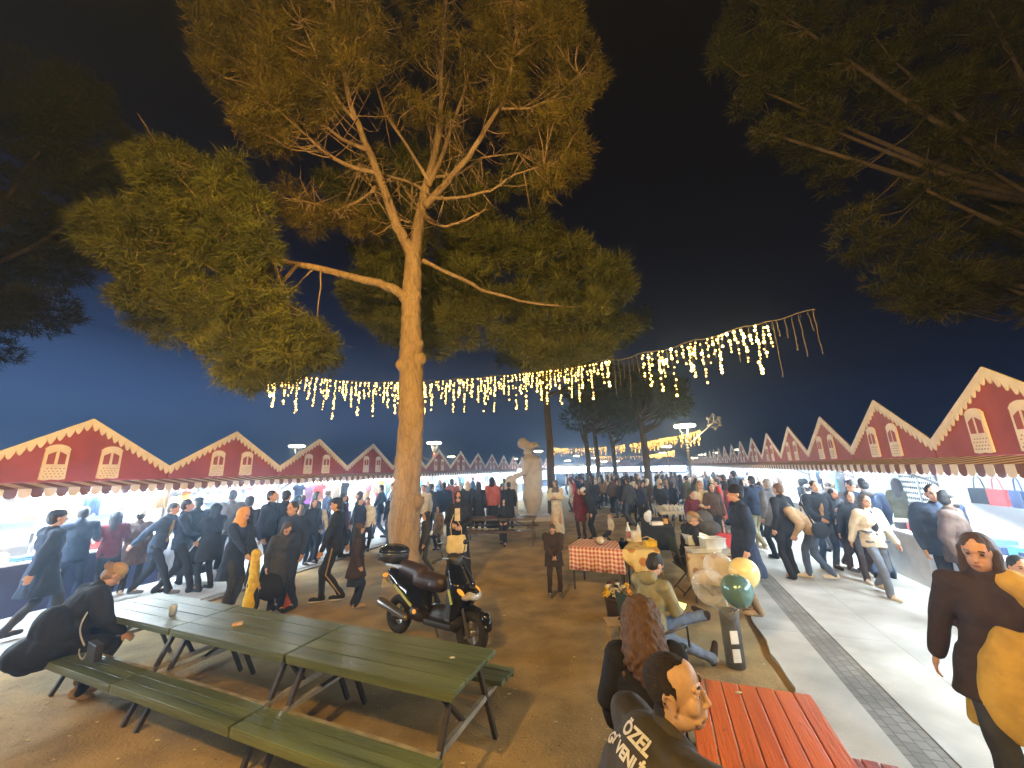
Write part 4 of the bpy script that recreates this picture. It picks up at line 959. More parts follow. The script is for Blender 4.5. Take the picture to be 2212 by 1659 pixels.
hd_at('r14', 'heavy man in a dark jacket over a yellow-green shirt at the right edge', 2165, 1048, 160, 1.80, top='navy', shirt='yellow', bot='black', bulk=1.32, vox=.013, hyaw=-20)
hd_at('r15', 'child with a dark collar in front of the heavy man at the right edge', 2196, 1205, 150, 1.35, top='dgrey', bot='black', vox=.012)
# near passer-by cut by the right edge
def wrap(t, up, hh, ar, pel, lg):
    b = MB(); loft(b, [(Vector((-.06, .03, .60)), .25, .19), (Vector((-.07, .06, .78)), .25, .195), (Vector((-.08, .07, 1.0)), .21, .17), (Vector((-.10, .07, 1.2)), .13, .12)])
    b.cap(ar[0][2], ar[0][3], .085, .08); organic(b, 'carried_mustard_coat', CL['mustard'], t, .012, 4, .012, 7)
    b = MB(); b.cap(up(-.10, .03, 1.46), up(-.23, .04, 1.36), .085, .095); b.cap(up(-.23, .04, 1.36), up(-.22, .12, 1.18), .095, .06); organic(b, 'mustard_shawl', CL['mustard'], t, .012, 4, .008, 9)
o = person('passer-by in a dark jacket carrying a mustard yellow coat, striding past at the right edge', (2.86, 2.64, .02), 150, 1.70, stride=.35, top='dbrown', bot='dgrey', hair='long', fem=True, hc='brown', vox=.012, bulk=.98, coat=.74, extra=wrap, hyaw=-30, hpitch=12, side=0, hl=(-.2, .3, 1.02), face=True)
o.rotation_euler = (Matrix.Rotation(rad(6.5), 3, 'Y') @ Matrix.Rotation(rad(150), 3, 'Z')).to_euler()
# crowds far down the square: one small body each, copies in other places
protos = []
combos = [('black', 'black', 'short', 'black', None), ('navy', 'black', 'short', 'black', None), ('dgrey', 'navy', 'long', 'brown', None), ('black', 'dgrey', 'none', 'black', 'black'), ('brown', 'black', 'long', 'black', None), ('grey', 'denim', 'short', 'brown', None), ('maroon', 'black', 'none', 'black', 'cream'), ('cream', 'denim', 'long', 'chestnut', None)]
LBL = {'c': 'distant figure in the crowd between the far stall rows', 'r': 'distant figure in the crowd down the right path', 'l': 'distant figure in the crowd by the far left stalls'}
for i, (tp_, bt, hr_, hc_, sf) in enumerate(combos):
    o = person(LBL['c'], (0, 0, 0), 0, 1.7, top=tp_, bot=bt, hair=hr_, hc=hc_, scarf=sf, vox=.032, face=False, fem=bool(i % 2), coat=(.5 if i % 3 == 0 else None), stride=.3*(i % 2)); protos.append(o)
spots = []
def crowd(k, n, x0, x1, y0, y1):
    for _ in range(n):
        x = random.uniform(x0, x1); yf = random.uniform(y0, y1); spots.append((k, G(x, yf)))
crowd('c', 46, 1215, 1478, 1078, 1112); crowd('c', 26, 1215, 1480, 1050, 1080); crowd('c', 9, 1330, 1480, 1112, 1140)
crowd('r', 34, 1490, 1640, 1070, 1130); crowd('r', 16, 1560, 1700, 1110, 1165); crowd('r', 7, 1700, 1840, 1150, 1175); crowd('l', 22, 920, 1120, 1098, 1140); crowd('l', 10, 700, 850, 1170, 1215); crowd('l', 4, 620, 700, 1200, 1225)
crowd('r', 5, 1960, 2180, 1190, 1230)
COPIES = [(k, p, protos[i % 8] if i >= 8 else None, i) for i, (k, p) in enumerate(spots)]
# ---------------------------------------------------------------- security man, large in the foreground
M_jk = mat('dark_work_jacket', (.042, .036, .03), (.028, .024, .021), scale=5, rough=.7, bump=.25, bscale=18)
def big_head(t, hh, RH, sk, hm):
    b = MB(); e = lambda c, r, R=None: b.ell(hh(*c), r, RH if R is None else RH @ R, 20, 14)
    e((0, -.012, .028), (.077, .099, .094)); e((0, .035, .048), (.062, .052, .062)); e((0, .03, -.03), (.064, .062, .075)); e((0, .052, -.095), (.034, .034, .022)); e((0, .03, -.085), (.05, .05, .03))
    for s in (-1, 1):
        e((s*.040, .056, -.02), (.03, .03, .034)); e((s*.032, .084, .034), (.027, .012, .008), Matrix.Rotation(-s*.15, 3, 'Y')); e((s*.055, .015, -.07), (.018, .045, .03))
        b.cap(hh(s*.014, .09, -.048), hh(s*.045, .07, -.07), .008, .010, 8)
        # ear: rim, lobe
        b.tube([hh(s*(.078+.008*math.sin(a)), -.012+.019*math.cos(a), -.002+.032*math.sin(a)) for a in np.linspace(-2.2, 3.0, 12)], .0062, 6)
        e((s*.078, -.008, -.003), (.005, .015, .026)); e((s*.079, -.002, -.034), (.006, .009, .012))
        # eyelids
        b.cap(hh(s*.018, .086, .017), hh(s*.046, .077, .015), .007, .006, 8); b.cap(hh(s*.02, .086, -.001), hh(s*.044, .078, -.001), .006, .005, 8)
    b.cap(hh(0, .091, .024), hh(0, .108, -.026), .0085, .0115, 10); e((0, .109, -.029), (.0125, .011, .010)); e((-.012, .098, -.033), (.009, .010, .0075)); e((.012, .098, -.033), (.009, .010, .0075))
    b.cap(hh(-.022, .092, -.062), hh(.022, .092, -.062), .007, .007, 8); b.cap(hh(-.019, .09, -.075), hh(.019, .09, -.075), .0075, .0075, 8); e((0, .08, -.068), (.03, .02, .02))
    return b
def sec():
    t = thing('person', 'balding security man in a dark jacket with white lettering on his back', 'person', (.36, 1.47, 0), rad(-66)); sc = .97; t.scale = (sc,)*3
    pel = Vector((0, 0, .60)); RL = Matrix.Rotation(rad(-36), 3, 'X') @ Matrix.Rotation(rad(4), 3, 'Y')
    up = lambda x, y, z: pel+RL @ Vector((x, y, z-.93))
    RH = Matrix.Rotation(rad(-54), 3, 'Z') @ Matrix.Rotation(rad(4), 3, 'X') @ Matrix.Rotation(rad(8), 3, 'Y')
    nb = up(0, -.01, 1.46); hd = nb+Vector((0, .045, .045))+RH @ Vector((0, .012, .10))
    tg_ = CP+ray(1458, 1490)*1.36; dz = tg_.z/sc-hd.z; pel.z += dz; nb.z += dz; hd.z += dz
    off_ = Matrix.Rotation(t.rotation_euler[2], 3, 'Z') @ (hd*sc); t.location = (tg_.x-off_.x, tg_.y-off_.y, 0); print('sec pelvis', pel.z*sc, t.location)
    hh = lambda x, y, z: hd+RH @ Vector((x, y, z))
    b = big_head(t, hh, RH, None, None)
    b.cap(nb-RL @ Vector((0, 0, .06)), hh(0, -.02, -.055), .062, .056)
    b.ell(up(0, 0, 1.28), (.15, .1, .19), RL); b.ell(up(0, 0, 1.08), (.125, .09, .17), RL); b.ell(pel, (.15, .105, .13))
    arms = []
    for s, tg in ((-1, Vector((-.10, .66, .36+dz*.5))), (1, Vector((.14, .62, .33+dz*.5)))):
        sh = up(s*.19, -.005, 1.41); el, wr = ik(sh, tg+Vector((0, 0, .42)), .30, .27, Vector((s*.8, -.5, -.6))); arms.append((s, sh, el, wr))
        b.cap(up(0, 0, 1.36), sh, .07, .055); b.cap(sh, el, .05, .04); b.cap(el, wr, .038, .028); hand(b, wr, (wr-el), s, Vector((0, 0, -1)), .5, 1.05, .0095)
    for s in (-1, 1):
        kn = Vector((s*.16, .46, .55)); an = Vector((s*.14, .42, .09)); b.cap(pel+Vector((s*.09, 0, -.02)), kn, .078, .055); b.cap(kn, an, .052, .038); b.cap(an, an+Vector((0, .12, -.05)), .036, .03)
    organic(b, 'body', mat('skin_warm', (.54, .36, .24), (.47, .30, .19), scale=22, rough=.5, bump=.12, bscale=120), t, .0042, 7)
    global SECH; SECH = (t, hd.copy(), RH.copy())
    for s in (-1, 1):
        e = MB(); e.ell(hh(s*.032, .0785, .008), (.0125, .0095, .0085), RH, 14, 10); ew = e.build('eye', mat('eye_white', (.55, .5, .42), rough=.25), t)
        e = MB(); e.ell(hh(s*.034-.003, .0865, .0075), (.0052, .003, .0052), RH, 12, 8); e.build('iris', M_eye, ew)
        e = MB(); e.tube([hh(s*.014, .0935, .034), hh(s*.026, .0935, .0385), hh(s*.04, .088, .039), hh(s*.053, .077, .033)], [.003, .0045, .0045, .002], 8); e.build('eyebrow', HR['black'], t)
    e = MB(); e.cap(hh(-.02, .0965, -.0685), hh(.02, .0965, -.0685), .0018, .0018, 6); e.build('mouth', mat('mouth_line', (.12, .05, .035)), t)
    b = MB(); b.ell(up(0, -.01, 1.27), (.205, .15, .23), RL, 20, 12); b.ell(up(0, .0, 1.05), (.2, .15, .2), RL, 20, 12); b.ell(up(0, -.02, 1.41), (.19, .11, .075), RL); b.ell(pel+Vector((0, -.01, .03)), (.20, .16, .15))
    for s, sh, el, wr in arms:
        b.cap(up(0, 0, 1.37), sh, .095, .088); b.cap(sh, el, .084, .072); b.cap(el, wr, .071, .05)
    jk = organic(b, 'jacket', M_jk, t, .009, 4, .0045, 13)
    # stand collar
    b = MB(); n = 22; vs = []
    for r_, z in ((.078, -.035), (.082, .03), (.073, .032), (.069, -.035)):
        for k in range(n):
            a = 2*PI*k/n; vs.append(nb+RL @ Vector((r_*math.cos(a), r_*1.05*math.sin(a)+.01, z+.012*math.sin(a)*-1)))
    b.add(vs, [(j*n+k, j*n+(k+1) % n, ((j+1) % 4)*n+(k+1) % n, ((j+1) % 4)*n+k) for j in range(4) for k in range(n)], True); b.build('collar', M_jk, t)
    b = MB(); b.ell(pel+Vector((0, -.02, -.03)), (.19, .15, .12))
    for s in (-1, 1):
        kn = Vector((s*.16, .46, .55)); an = Vector((s*.14, .42, .09)); b.cap(pel+Vector((s*.09, 0, -.03)), kn, .1, .075); b.cap(kn, an, .073, .06)
    organic(b, 'trousers', CL['black'], t, .014, 2, .006, 9)
    for s in (-1, 1):
        an = Vector((s*.14, .42, .09)); b = MB(); b.cap(an+Vector((0, -.03, -.045)), an+Vector((0, .17, -.05)), .042, .036); organic(b, 'shoe', CL['black'], t, .012, 2)
    b = MB(); w = arms[1][3]; b.cap(w-(w-arms[1][2]).normalized()*.03, w-(w-arms[1][2]).normalized()*.002, .041, .038); organic(b, 'cuff', CL['white'], t, .006, 1)
    return t, jk, up, RL
SEC, SECJ, SECUP, SECRL = sec()
def scalp_hair():
    t, hd, RH = SECH; body = [c for c in t.children if c.name.startswith('body')][0]; me = body.data; Ri = RH.inverted()
    keep = []; L = [Ri @ (v.co-hd) for v in me.vertices]
    for f in me.polygons:
        c = sum((L[i] for i in f.vertices), Vector())/len(f.vertices); x, y, z = c
        if c.length > .17: continue
        nz_ = noise.noise(Vector((x*60, y*60, z*60)))*.003
        tf = max(0, min(1, (z-.045)/.05)); lim = (.018-.3*max(0, .03-z))*(1-tf)+tf*(.045-1.2*max(0, abs(x)-.015))+nz_
        low = -.03 if y > -.012 else (.0 if y > -.04 else -.062)
        if y > -.012 and z < .03 and abs(x) > .0: low = -.035
        if y < lim and z > low+nz_ and not (abs(x) > .0765 and -.04 < y < .012 and z < .032): keep.append(f.vertices[:])
    idx = {}; vs = []; fs = []
    for f in keep:
        q = []
        for i in f:
            if i not in idx:
                idx[i] = len(vs); l_ = L[i]; k = noise.noise(Vector((l_.x*120, l_.y*30, l_.z*120)))
                vs.append(me.vertices[i].co+me.vertices[i].normal*(.0035+.0022*k))
            q.append(idx[i])
        fs.append(tuple(q))
    m2 = bpy.data.meshes.new('hair'); m2.from_pydata([tuple(v) for v in vs], [], fs); m2.polygons.foreach_set('use_smooth', [True]*len(fs))
    m2.materials.append(mat('hair_security', (.03, .018, .01), (.012, .008, .005), scale=60, rough=.7, bump=.9, bscale=220)); o = bpy.data.objects.new('hair', m2); COL.objects.link(o); o.parent = t
    s_ = o.modifiers.new('s', 'SOLIDIFY'); s_.thickness = .006; s_.offset = -1
def back_text():
    me = SECJ.data; bt = BVHTree.FromPolygons([v.co.copy() for v in me.vertices], [tuple(p.vertices) for p in me.polygons])
    for word, z, size in (('ÖZEL', 1.375, .047), ('GÜVENLİK', 1.315, .038)):
        cu = bpy.data.curves.new('lettering', 'FONT'); cu.body = word; cu.size = size*1.35; cu.align_x = 'CENTER'; cu.resolution_u = 4; cu.offset = .0025
        tmp = bpy.data.objects.new('tmp', cu); COL.objects.link(tmp); bpy.context.view_layer.update()
        m2 = bpy.data.meshes.new_from_object(tmp.evaluated_get(bpy.context.evaluated_depsgraph_get())); bpy.data.objects.remove(tmp)
        import bmesh
        bm = bmesh.new(); bm.from_mesh(m2); bmesh.ops.triangulate(bm, faces=bm.faces)
        for _ in range(3):
            ed = [e for e in bm.edges if e.calc_length() > .012]
            if ed: bmesh.ops.subdivide_edges(bm, edges=ed, cuts=1); bmesh.ops.triangulate(bm, faces=bm.faces)
        for v in bm.verts:
            x, y = v.co.x*.95-.02, v.co.y      # letters run from his left shoulder to the right one, seen from behind
            o = SECUP(x, -.6, z+y); d = SECRL @ Vector((0, 1, 0)); hit = bt.ray_cast(o, d)
            v.co = (hit[0]-d*.0035) if hit[0] is not None else SECUP(x, -.10, z+y)
        bm.to_mesh(m2); bm.free(); m2.materials.clear(); m2.materials.append(mat('reflective_lettering', (.62, .62, .6), (.5, .5, .48), rough=.5))
        o = bpy.data.objects.new('back_lettering', m2); COL.objects.link(o); o.parent = SEC

# ---------------------------------------------------------------- seated figures near the camera
def longhair(t, up, hh, ar, pel, lg):
    b = MB(); b.ell(hh(0, -.03, .03), (.10, .11, .10)); b.cap(hh(0, -.05, .02), hh(0, -.10, -.18), .125, .14); b.cap(hh(0, -.1, -.18), hh(.0, -.11, -.25), .125, .10)
    for k in range(34):
        a = rad(random.uniform(150, 390)); r_ = random.uniform(.10, .13); s = Vector((r_*math.cos(a)*.8, r_*math.sin(a)*.8-.05, .0)); e_ = Vector((r_*1.25*math.cos(a), r_*math.sin(a)-.09, random.uniform(-.20, -.33)))
        b.tube([hh(*(s*.55+Vector((0, 0, .10)))), hh(*s), hh(*(s.lerp(e_, .5)+Vector((random.uniform(-.015, .015), -.01, 0)))), hh(*e_)], [.012, .016, .014, .005], 6)
    organic(b, 'hair', HR['chestnut'], t, .0085, 0, .007, 40)
o = person('woman with long wavy chestnut hair in a black puffer jacket, seen from behind', (.775, 2.60, 0), -10, 1.72, pose='sit', seat=.46, top='black', bot='black', hair='none', coat=.4, fem=True, vox=.011, bulk=1.18, lean=8, face=False, extra=longhair, hl=(-.22, .26, .98), hr=(.2, .3, 1.0), legs=((-.1, .42, .09), (.12, .42, .09)))
def hoodpile(t, up, hh, ar, pel, lg):
    b = MB(); b.ell(up(0, -.075, 1.47), (.125, .075, .075)); organic(b, 'hood', CL['sage'], t, .01, 2, .003, 14)
HP = CP+ray(1388, 1262)*3.95; print('hoodie', HP)
ho = person('man in a sage green hooded sweatshirt and jeans, legs crossed, looking at a bright phone', (HP.x+.08, HP.y+.06, 0), -60, 1.66, pose='sit', seat=.40, lean=6, top='sage', bot='ldenim', shoe='dbrown', hair='short', hc='black', hpitch=30, hyaw=-8, vox=.010, extra=hoodpile, hl=(-.03, .36, 1.13), hr=(.09, .36, 1.13), legs=((.02, .86, .52), (.12, .82, .10)), knees=((0, .5, 1), (.1, .6, 1)), face=True)
M_scr = mat('phone_screen', (.8, .9, .3), (.9, .4, .2), scale=60, emit=(.75, .8, .25), es=1.6)
def handheld(parent, loc, rz, rx, label, screen):
    W_ = parent.matrix_world
    t = thing('phone', label, 'phone', loc, rz); b = MB(); R = Matrix.Rotation(rad(rx), 3, 'X'); b.box((0, 0, 0), (.155, .078, .009), R); b.build('case', M_eye, t, bevel=.002)
    b = MB(); b.box(R @ Vector((0, 0, .006)), (.145, .068, .002), R); b.build('screen', screen, t)
def chair(label, loc, rz, m_, seat=.40):
    t = thing('folding_chair', label, 'chair', loc, rad(rz))
    b = MB(); b.box((0, 0, seat), (.46, .44, .03)); b.build('seat', m_, t, bevel=.008)
    b = MB(); b.box((0, -.24, seat+.34), (.46, .03, .3), Matrix.Rotation(rad(12), 3, 'X')); b.build('backrest', m_, t, bevel=.008)
    for s in (-1, 1):
        b = MB(); b.tube([(s*.24, -.24, 0), (s*.24, .2, seat)], .013, 8); b.build('leg', M_iron, t); b = MB(); b.tube([(s*.22, .26, 0), (s*.22, -.18, seat), (s*.22, -.27, seat+.5)], .013, 8); b.build('leg', M_iron, t)
        b = MB(); b.tube([(s*.26, -.22, seat+.2), (s*.27, .2, seat+.2), (s*.26, .22, seat)], .012, 8); b.build('armrest', M_iron, t)
    b = MB(); b.tube([(-.24, -.2, .04), (.24, -.2, .04)], .011, 8); b.build('crossbar', M_iron, t)
M_canvas = mat('dark_green_canvas', (.03, .05, .04), scale=20, bump=.3)
bpy.context.view_layer.update(); MW = ho.matrix_world
hpz = .10+.40*1.75/1.66
Pp = MW @ (Vector((0, 0, hpz))+Matrix.Rotation(rad(-6), 3, 'X') @ Vector((.03, .44, 1.13-.93+.03)))
handheld(ho, Pp, rad(-60), 48, 'phone with a bright yellow-green screen held by the man in the sage sweatshirt', M_scr)
chair('dark green folding chair under the man in the sage sweatshirt', (HP.x+.08, HP.y+.06, 0), -58, M_canvas, .385)
cp = G(1470, 1115, 1.27)
capman = person('man in a flat tan cap and black jacket seated at the crochet stall', (cp.x+.05, cp.y, 0), -95, 1.74, pose='sit', seat=.45, top='black', bot='black', shirt='cream', hat='cap', hatc='khaki', hair='short', hc='grey', vox=.013, bulk=1.15, lean=10, hl=(-.1, .3, 1.02), hr=(.14, .3, 1.0), hyaw=-15, hpitch=15, coat=.6)
chair('dark folding chair under the man in the tan cap', (cp.x+.05, cp.y, 0), -95, M_canvas, .44)
def skirtpile(t, pel):
    b = MB(); b.ell(pel+Vector((-.02, -.12, -.03)), (.30, .25, .18), Matrix.Rotation(rad(-8), 3, 'Y')); b.ell(pel+Vector((0, -.05, .14)), (.25, .19, .26)); b.cap(pel+Vector((-.05, -.06, .1)), pel+Vector((-.1, -.16, -.12)), .17, .14)
    b.cap(pel+Vector((.08, .05, .0)), pel+Vector((.16, .2, -.1)), .16, .1)
    organic(b, 'coat_hem', CL['black'], t, .014, 10, .012, 6)
lp = mid1+td*4.70+Vector((-.325, -.946, 0))*.60
left_p = person('person in a voluminous black coat and tan knit cap leaning on the left green table', (lp.x, lp.y, 0), -30, 1.70, pose='sit', seat=.44, top='black', bot='black', hair='bun', hc='blond', coat=.4, fem=True, vox=.012, bulk=1.45, lean=26, side=-4, face=False, hood=None, hat='beanie', hatc='tan', hl=(-.15, .42, 1.12), hr=(.35, .36, 1.12), hpitch=20, shoe='tan', legs=((-.16, .3, .09), (.2, .2, .09)),
                extra=lambda t, up, hh, ar, pel, lg: skirtpile(t, pel))
# shoulder bag with a chain lying on the coat
bp_ = CP+ray(205, 1405)*3.62
t = thing('shoulder_bag', 'small black bag with a metal chain strap on the black coat at the left', 'bag', bp_, rad(-30))
b = MB(); b.box((0, 0, 0), (.24, .06, .14)); organic(b, 'bag_body', mat('black_leather', (.03, .03, .033), rough=.55), t, .01, 6)
M_chain = mat('chain_metal', (.55, .52, .46), rough=.35, metal=.7)
a0, a1 = CP+ray(174, 1330)*3.62, CP+ray(196, 1392)*3.55
b = MB(); n = 26
for k in range(n):
    u = k/(n-1); p = a0.lerp(a1, u)+Vector((-.03*math.sin(PI*u), -.03*math.sin(PI*u), 0))-bp_
    b.ell(p, (.007, .007, .011), nu=6, nv=4)
for k in range(22):
    a = PI+PI*k/21; b.ell(Vector((.10*math.cos(a), -.085, .02+.055*math.sin(a))), (.008, .006, .008), nu=6, nv=4)
b.build('chain_strap', M_chain, t)

# ---------------------------------------------------------------- statue
M_stone = mat('pale_statue_stone', (.52, .47, .42), (.42, .37, .33), scale=3, rough=.8, bump=.3, bscale=12)
def statue():
    sp = G(1150, 1122); t = thing('statue', 'white stone statue of a man in a big turban leaning on a pedestal', 'statue', (sp.x, sp.y, 0))
    k = sp.y/800*1.04
    pt = lambda x, y, dy=0: Vector(((x-1150)*k, dy, (1122-y)*k))
    b = MB()
    loft(b, [(pt(1152, 1108), .30, .3), (pt(1152, 1082), .46, .4), (pt(1154, 1048), .42, .38), (pt(1152, 1025), .46, .42), (pt(1151, 1006), .47, .42), (pt(1150, 998), .24, .24)])
    b.ell(pt(1146, 991), (.19, .19, .23)); b.cap(pt(1146, 992), pt(1150, 1004), .13, .2); b.ell(pt(1138, 994), (.05, .05, .06))
    b.ell(pt(1145, 979), (.42, .38, .22), Matrix.Rotation(rad(14), 3, 'Y')); b.ell(pt(1137, 974), (.26, .32, .27)); b.ell(pt(1156, 979), (.3, .3, .17))
    b.cap(pt(1143, 1010, -.3), pt(1137, 1032, -.38), .17, .13); b.cap(pt(1137, 1032, -.38), pt(1112, 1042, -.2), .13, .09); b.ell(pt(1106, 1042, -.15), (.14, .1, .06))
    for q in range(4): b.cap(pt(1106, 1042, -.22+.045*q), pt(1100, 1043, -.22+.045*q), .026, .02, 8)
    b.cap(pt(1106, 1043, -.08), pt(1102, 1042, -.02), .03, .022, 8)
    b.cap(pt(1162, 1010, .2), pt(1166, 1035, .3), .17, .14); b.cap(pt(1166, 1035, .3), pt(1150, 1044, .38), .13, .09)
    for dy in (-.14, .16): b.cap(pt(1153, 1085, dy), pt(1153, 1112, dy), .17, .14); b.cap(pt(1155, 1115, dy), pt(1140, 1115, dy), .12, .1)
    organic(b, 'figure', M_stone, t, .03, 3, .018, 5)
    b = MB(); b.box(pt(1110, 1080, -.05)+Vector((0, 0, 0)), (.58, .56, 1.3)); b.tube([pt(1110, 1047, -.42), pt(1110, 1047, .3)], .24, 18); b.box(pt(1110, 1112), (.72, .7, .16)); b.build('pedestal', M_stone, t, bevel=.02)
    b = MB(); b.ell(pt(1119, 1037), (.12, .14, .09)); b.ell(pt(1115, 1040, -.1), (.08, .08, .06)); b.build('carved_object', M_stone, t)
    b = MB(); b.box(pt(1140, 1119)+Vector((0, 0, 0)), (2.1, 1.3, .2)); b.build('plinth', M_stone, t, bevel=.03)
statue()

# ---------------------------------------------------------------- scooter
def scooter():
    F_ = Vector((-.60, 5.12, 0)); D = Vector((.84, -.54, 0)).normalized(); c = F_-D*.66
    t = thing('scooter', 'black maxi scooter with a top case parked behind the green tables', 'scooter', c, math.atan2(-D.x, D.y))
    t.rotation_euler = (0, rad(-7), math.atan2(-D.x, D.y))
    K = mat('gloss_black_paint', (.012, .012, .014), (.008, .008, .01), rough=.12, spec=.6); K2 = mat('matt_black_plastic', (.03, .028, .027), rough=.5)
    seatm = mat('brown_black_vinyl', (.05, .03, .026), (.035, .022, .02), rough=.45, bump=.1); tyre = mat('tyre_rubber', (.022, .02, .018), rough=.85); met = mat('brushed_metal', (.35, .33, .3), rough=.3, metal=.8)
    orange = mat('amber_lens', (.8, .3, .02), rough=.15, emit=(1, .4, .05), es=.5); lens = mat('clear_lens', (.5, .47, .42), rough=.08, spec=.9); lime = mat('lime_decal', (.5, .55, .15), rough=.4)
    for y, nm in ((.66, 'front'), (-.66, 'rear')):
        b = MB(); n = 32; R_, r_ = .185, .062; vs = []
        for i in range(n):
            for j in range(10):
                a, q = 2*PI*i/n, 2*PI*j/10; vs.append((r_*math.cos(q)*.85, y+(R_+r_*math.sin(q))*math.cos(a), .247+(R_+r_*math.sin(q))*math.sin(a)))
        b.add(vs, [(i*10+j, ((i+1) % n)*10+j, ((i+1) % n)*10+(j+1) % 10, i*10+(j+1) % 10) for i in range(n) for j in range(10)], True)
        w = b.build('wheel', tyre, t)
        b = MB(); b.tube([(-.04, y, .247), (.04, y, .247)], .045, 14)
        for k in range(5): a = 2*PI*k/5; b.bar((0, y, .247), (0, y+.16*math.cos(a), .247+.16*math.sin(a)), .035, .03)
        b.tube([(0, y+.165*math.cos(a), .247+.165*math.sin(a)) for a in np.linspace(0, 2*PI, 25)], .018, 6, cap=False); b.build('rim', met, w)
    for s in (-1, 1):
        b = MB(); b.tube([(s*.085, .66, .25), (s*.085, .50, .62), (s*.04, .42, .85)], .02, 8); b.build('fork', met, t)
    b = MB()
    for a in np.linspace(rad(20), rad(165), 9): b.ell((0, .66+.265*math.cos(a), .25+.265*math.sin(a)), (.07, .05, .03), Matrix.Rotation(a-PI/2, 3, 'X'))
    b.cap((0, .9, .38), (0, .86, .44), .05, .06); organic(b, 'front_fender', K, t, .012, 3)
    b = MB()   # front shield with a beak
    loft(b, [(Vector((0, .40, .30)), .14, .05), (Vector((0, .46, .45)), .19, .09), (Vector((0, .50, .62)), .225, .13), (Vector((0, .45, .78)), .215, .13), (Vector((0, .36, .92)), .17, .10), (Vector((0, .30, 1.0)), .12, .07)], 20)
    b.ell((0, .60, .66), (.13, .12, .09)); organic(b, 'front_shield', K, t, .013, 3)
    b = MB(); b.ell((0, .655, .66), (.14, .08, .055), Matrix.Rotation(rad(-35), 3, 'X')); b.ell((.09, .60, .64), (.07, .09, .045)); b.ell((-.09, .60, .64), (.07, .09, .045)); b.build('headlight', lens, t)
    for s in (-1, 1):
        b = MB(); b.ell((s*.165, .57, .70), (.035, .07, .022), Matrix.Rotation(rad(-30), 3, 'X')); b.build('front_indicator', orange, t)
        b = MB(); b.ell((s*.11, -.93, .72), (.05, .03, .03)); b.build('rear_indicator', orange, t)
        b = MB(); b.box((s*.232, .46, .64), (.008, .03, .17), Matrix.Rotation(rad(25), 3, 'X')); b.build('decal', lime, t)
        b = MB(); b.box((s*.205, -.42, .54), (.01, .44, .035), Matrix.Rotation(rad(-28), 3, 'X')); b.build('side_decal', lime, t)
        b = MB(); b.ell((s*.17, -.2, .37), (.02, .03, .03)); b.build('reflector', orange, t)
    b = MB(); b.tube([(-.33, .22, 1.02), (-.2, .26, 1.06), (0, .30, 1.04), (.2, .26, 1.06), (.33, .22, 1.02)], .014, 8); hb = b.build('handlebar', met, t)
    for s in (-1, 1):
        b = MB(); b.tube([(s*.22, .25, 1.055), (s*.35, .215, 1.015)], .02, 10); b.build('grip', K2, hb)
        b = MB(); b.tube([(s*.2, .29, 1.05), (s*.34, .28, 1.02)], .007, 6); b.build('brake_lever', met, hb)
        b = MB(); b.tube([(s*.2, .26, 1.06), (s*.26, .24, 1.2)], .006, 6); b.ell((s*.27, .235, 1.24), (.055, .018, .035)); b.build('mirror', K, hb)
    b = MB(); b.ell((0, .27, 1.05), (.13, .10, .07)); b.ell((0, .34, 1.02), (.09, .06, .09)); organic(b, 'handlebar_cowl', K2, t, .012, 2)
    b = MB(); b.box((0, .24, .30), (.40, .46, .07)); b.ell((0, .2, .36), (.12, .3, .13)); b.cap((0, .4, .35), (0, .36, .8), .15, .13); organic(b, 'footboard', K2, t, .014, 3)
    b = MB()   # rear body and tail
    loft(b, [(Vector((0, .02, .42)), .15, .05, Matrix.Rotation(rad(90), 3, 'X')), (Vector((0, -.1, .46)), .18, .17, Matrix.Rotation(rad(90), 3, 'X')), (Vector((0, -.35, .55)), .20, .17, Matrix.Rotation(rad(90), 3, 'X')), (Vector((0, -.62, .65)), .18, .13, Matrix.Rotation(rad(90), 3, 'X')), (Vector((0, -.86, .74)), .12, .07, Matrix.Rotation(rad(90), 3, 'X')), (Vector((0, -.96, .78)), .05, .03, Matrix.Rotation(rad(90), 3, 'X'))])
    organic(b, 'rear_body', K, t, .014, 3)
    b = MB(); b.cap((0, .08, .72), (0, -.28, .73), .115, .14); b.cap((0, -.3, .80), (0, -.66, .85), .125, .10); b.ell((0, .0, .69), (.13, .2, .06)); organic(b, 'seat', seatm, t, .014, 4)
    b = MB(); b.ell((0, -.25, .33), (.12, .2, .12)); b.cap((.08, -.3, .3), (.1, -.64, .25), .05, .06); organic(b, 'engine', K2, t, .016, 2)
    b = MB(); b.cap((.17, -.35, .28), (.19, -.86, .40), .045, .06); b.build('exhaust', met, t)
    b = MB(); b.box((0, -.80, .86), (.2, .34, .03)); b.bar((.07, -.6, .8), (.07, -.9, .88), .02); b.bar((-.07, -.6, .8), (-.07, -.9, .88), .02); b.build('rack', met, t)
    b = MB(); b.ell((0, -.93, .985), (.235, .215, .10)); b.box((0, -.93, .98), (.34, .3, .16)); b.ell((0, -.93, .95), (.22, .2, .09)); organic(b, 'top_case', K2, t, .014, 4)
    b = MB(); b.ell((0, -.93, 1.035), (.24, .22, .115)); b.box((0, -.93, 1.06), (.32, .28, .06)); tc_ = organic(b, 'case_lid', K, t, .013, 4)
    b = MB(); b.tube([(.245*math.cos(a), -.93+.225*math.sin(a), 1.015) for a in np.linspace(0, 2*PI, 25)], .006, 6, cap=False); b.build('chrome_trim', met, t)
    b = MB(); b.box((0, -1.0, .60), (.18, .012, .12)); b.bar((0, -.9, .7), (0, -1.0, .62), .03); b.build('rear_plate', CL['cream'], t)
    b = MB(); b.bar((-.1, -.1, .25), (-.18, -.05, .03), .025); b.build('side_stand', met, t)
scooter()

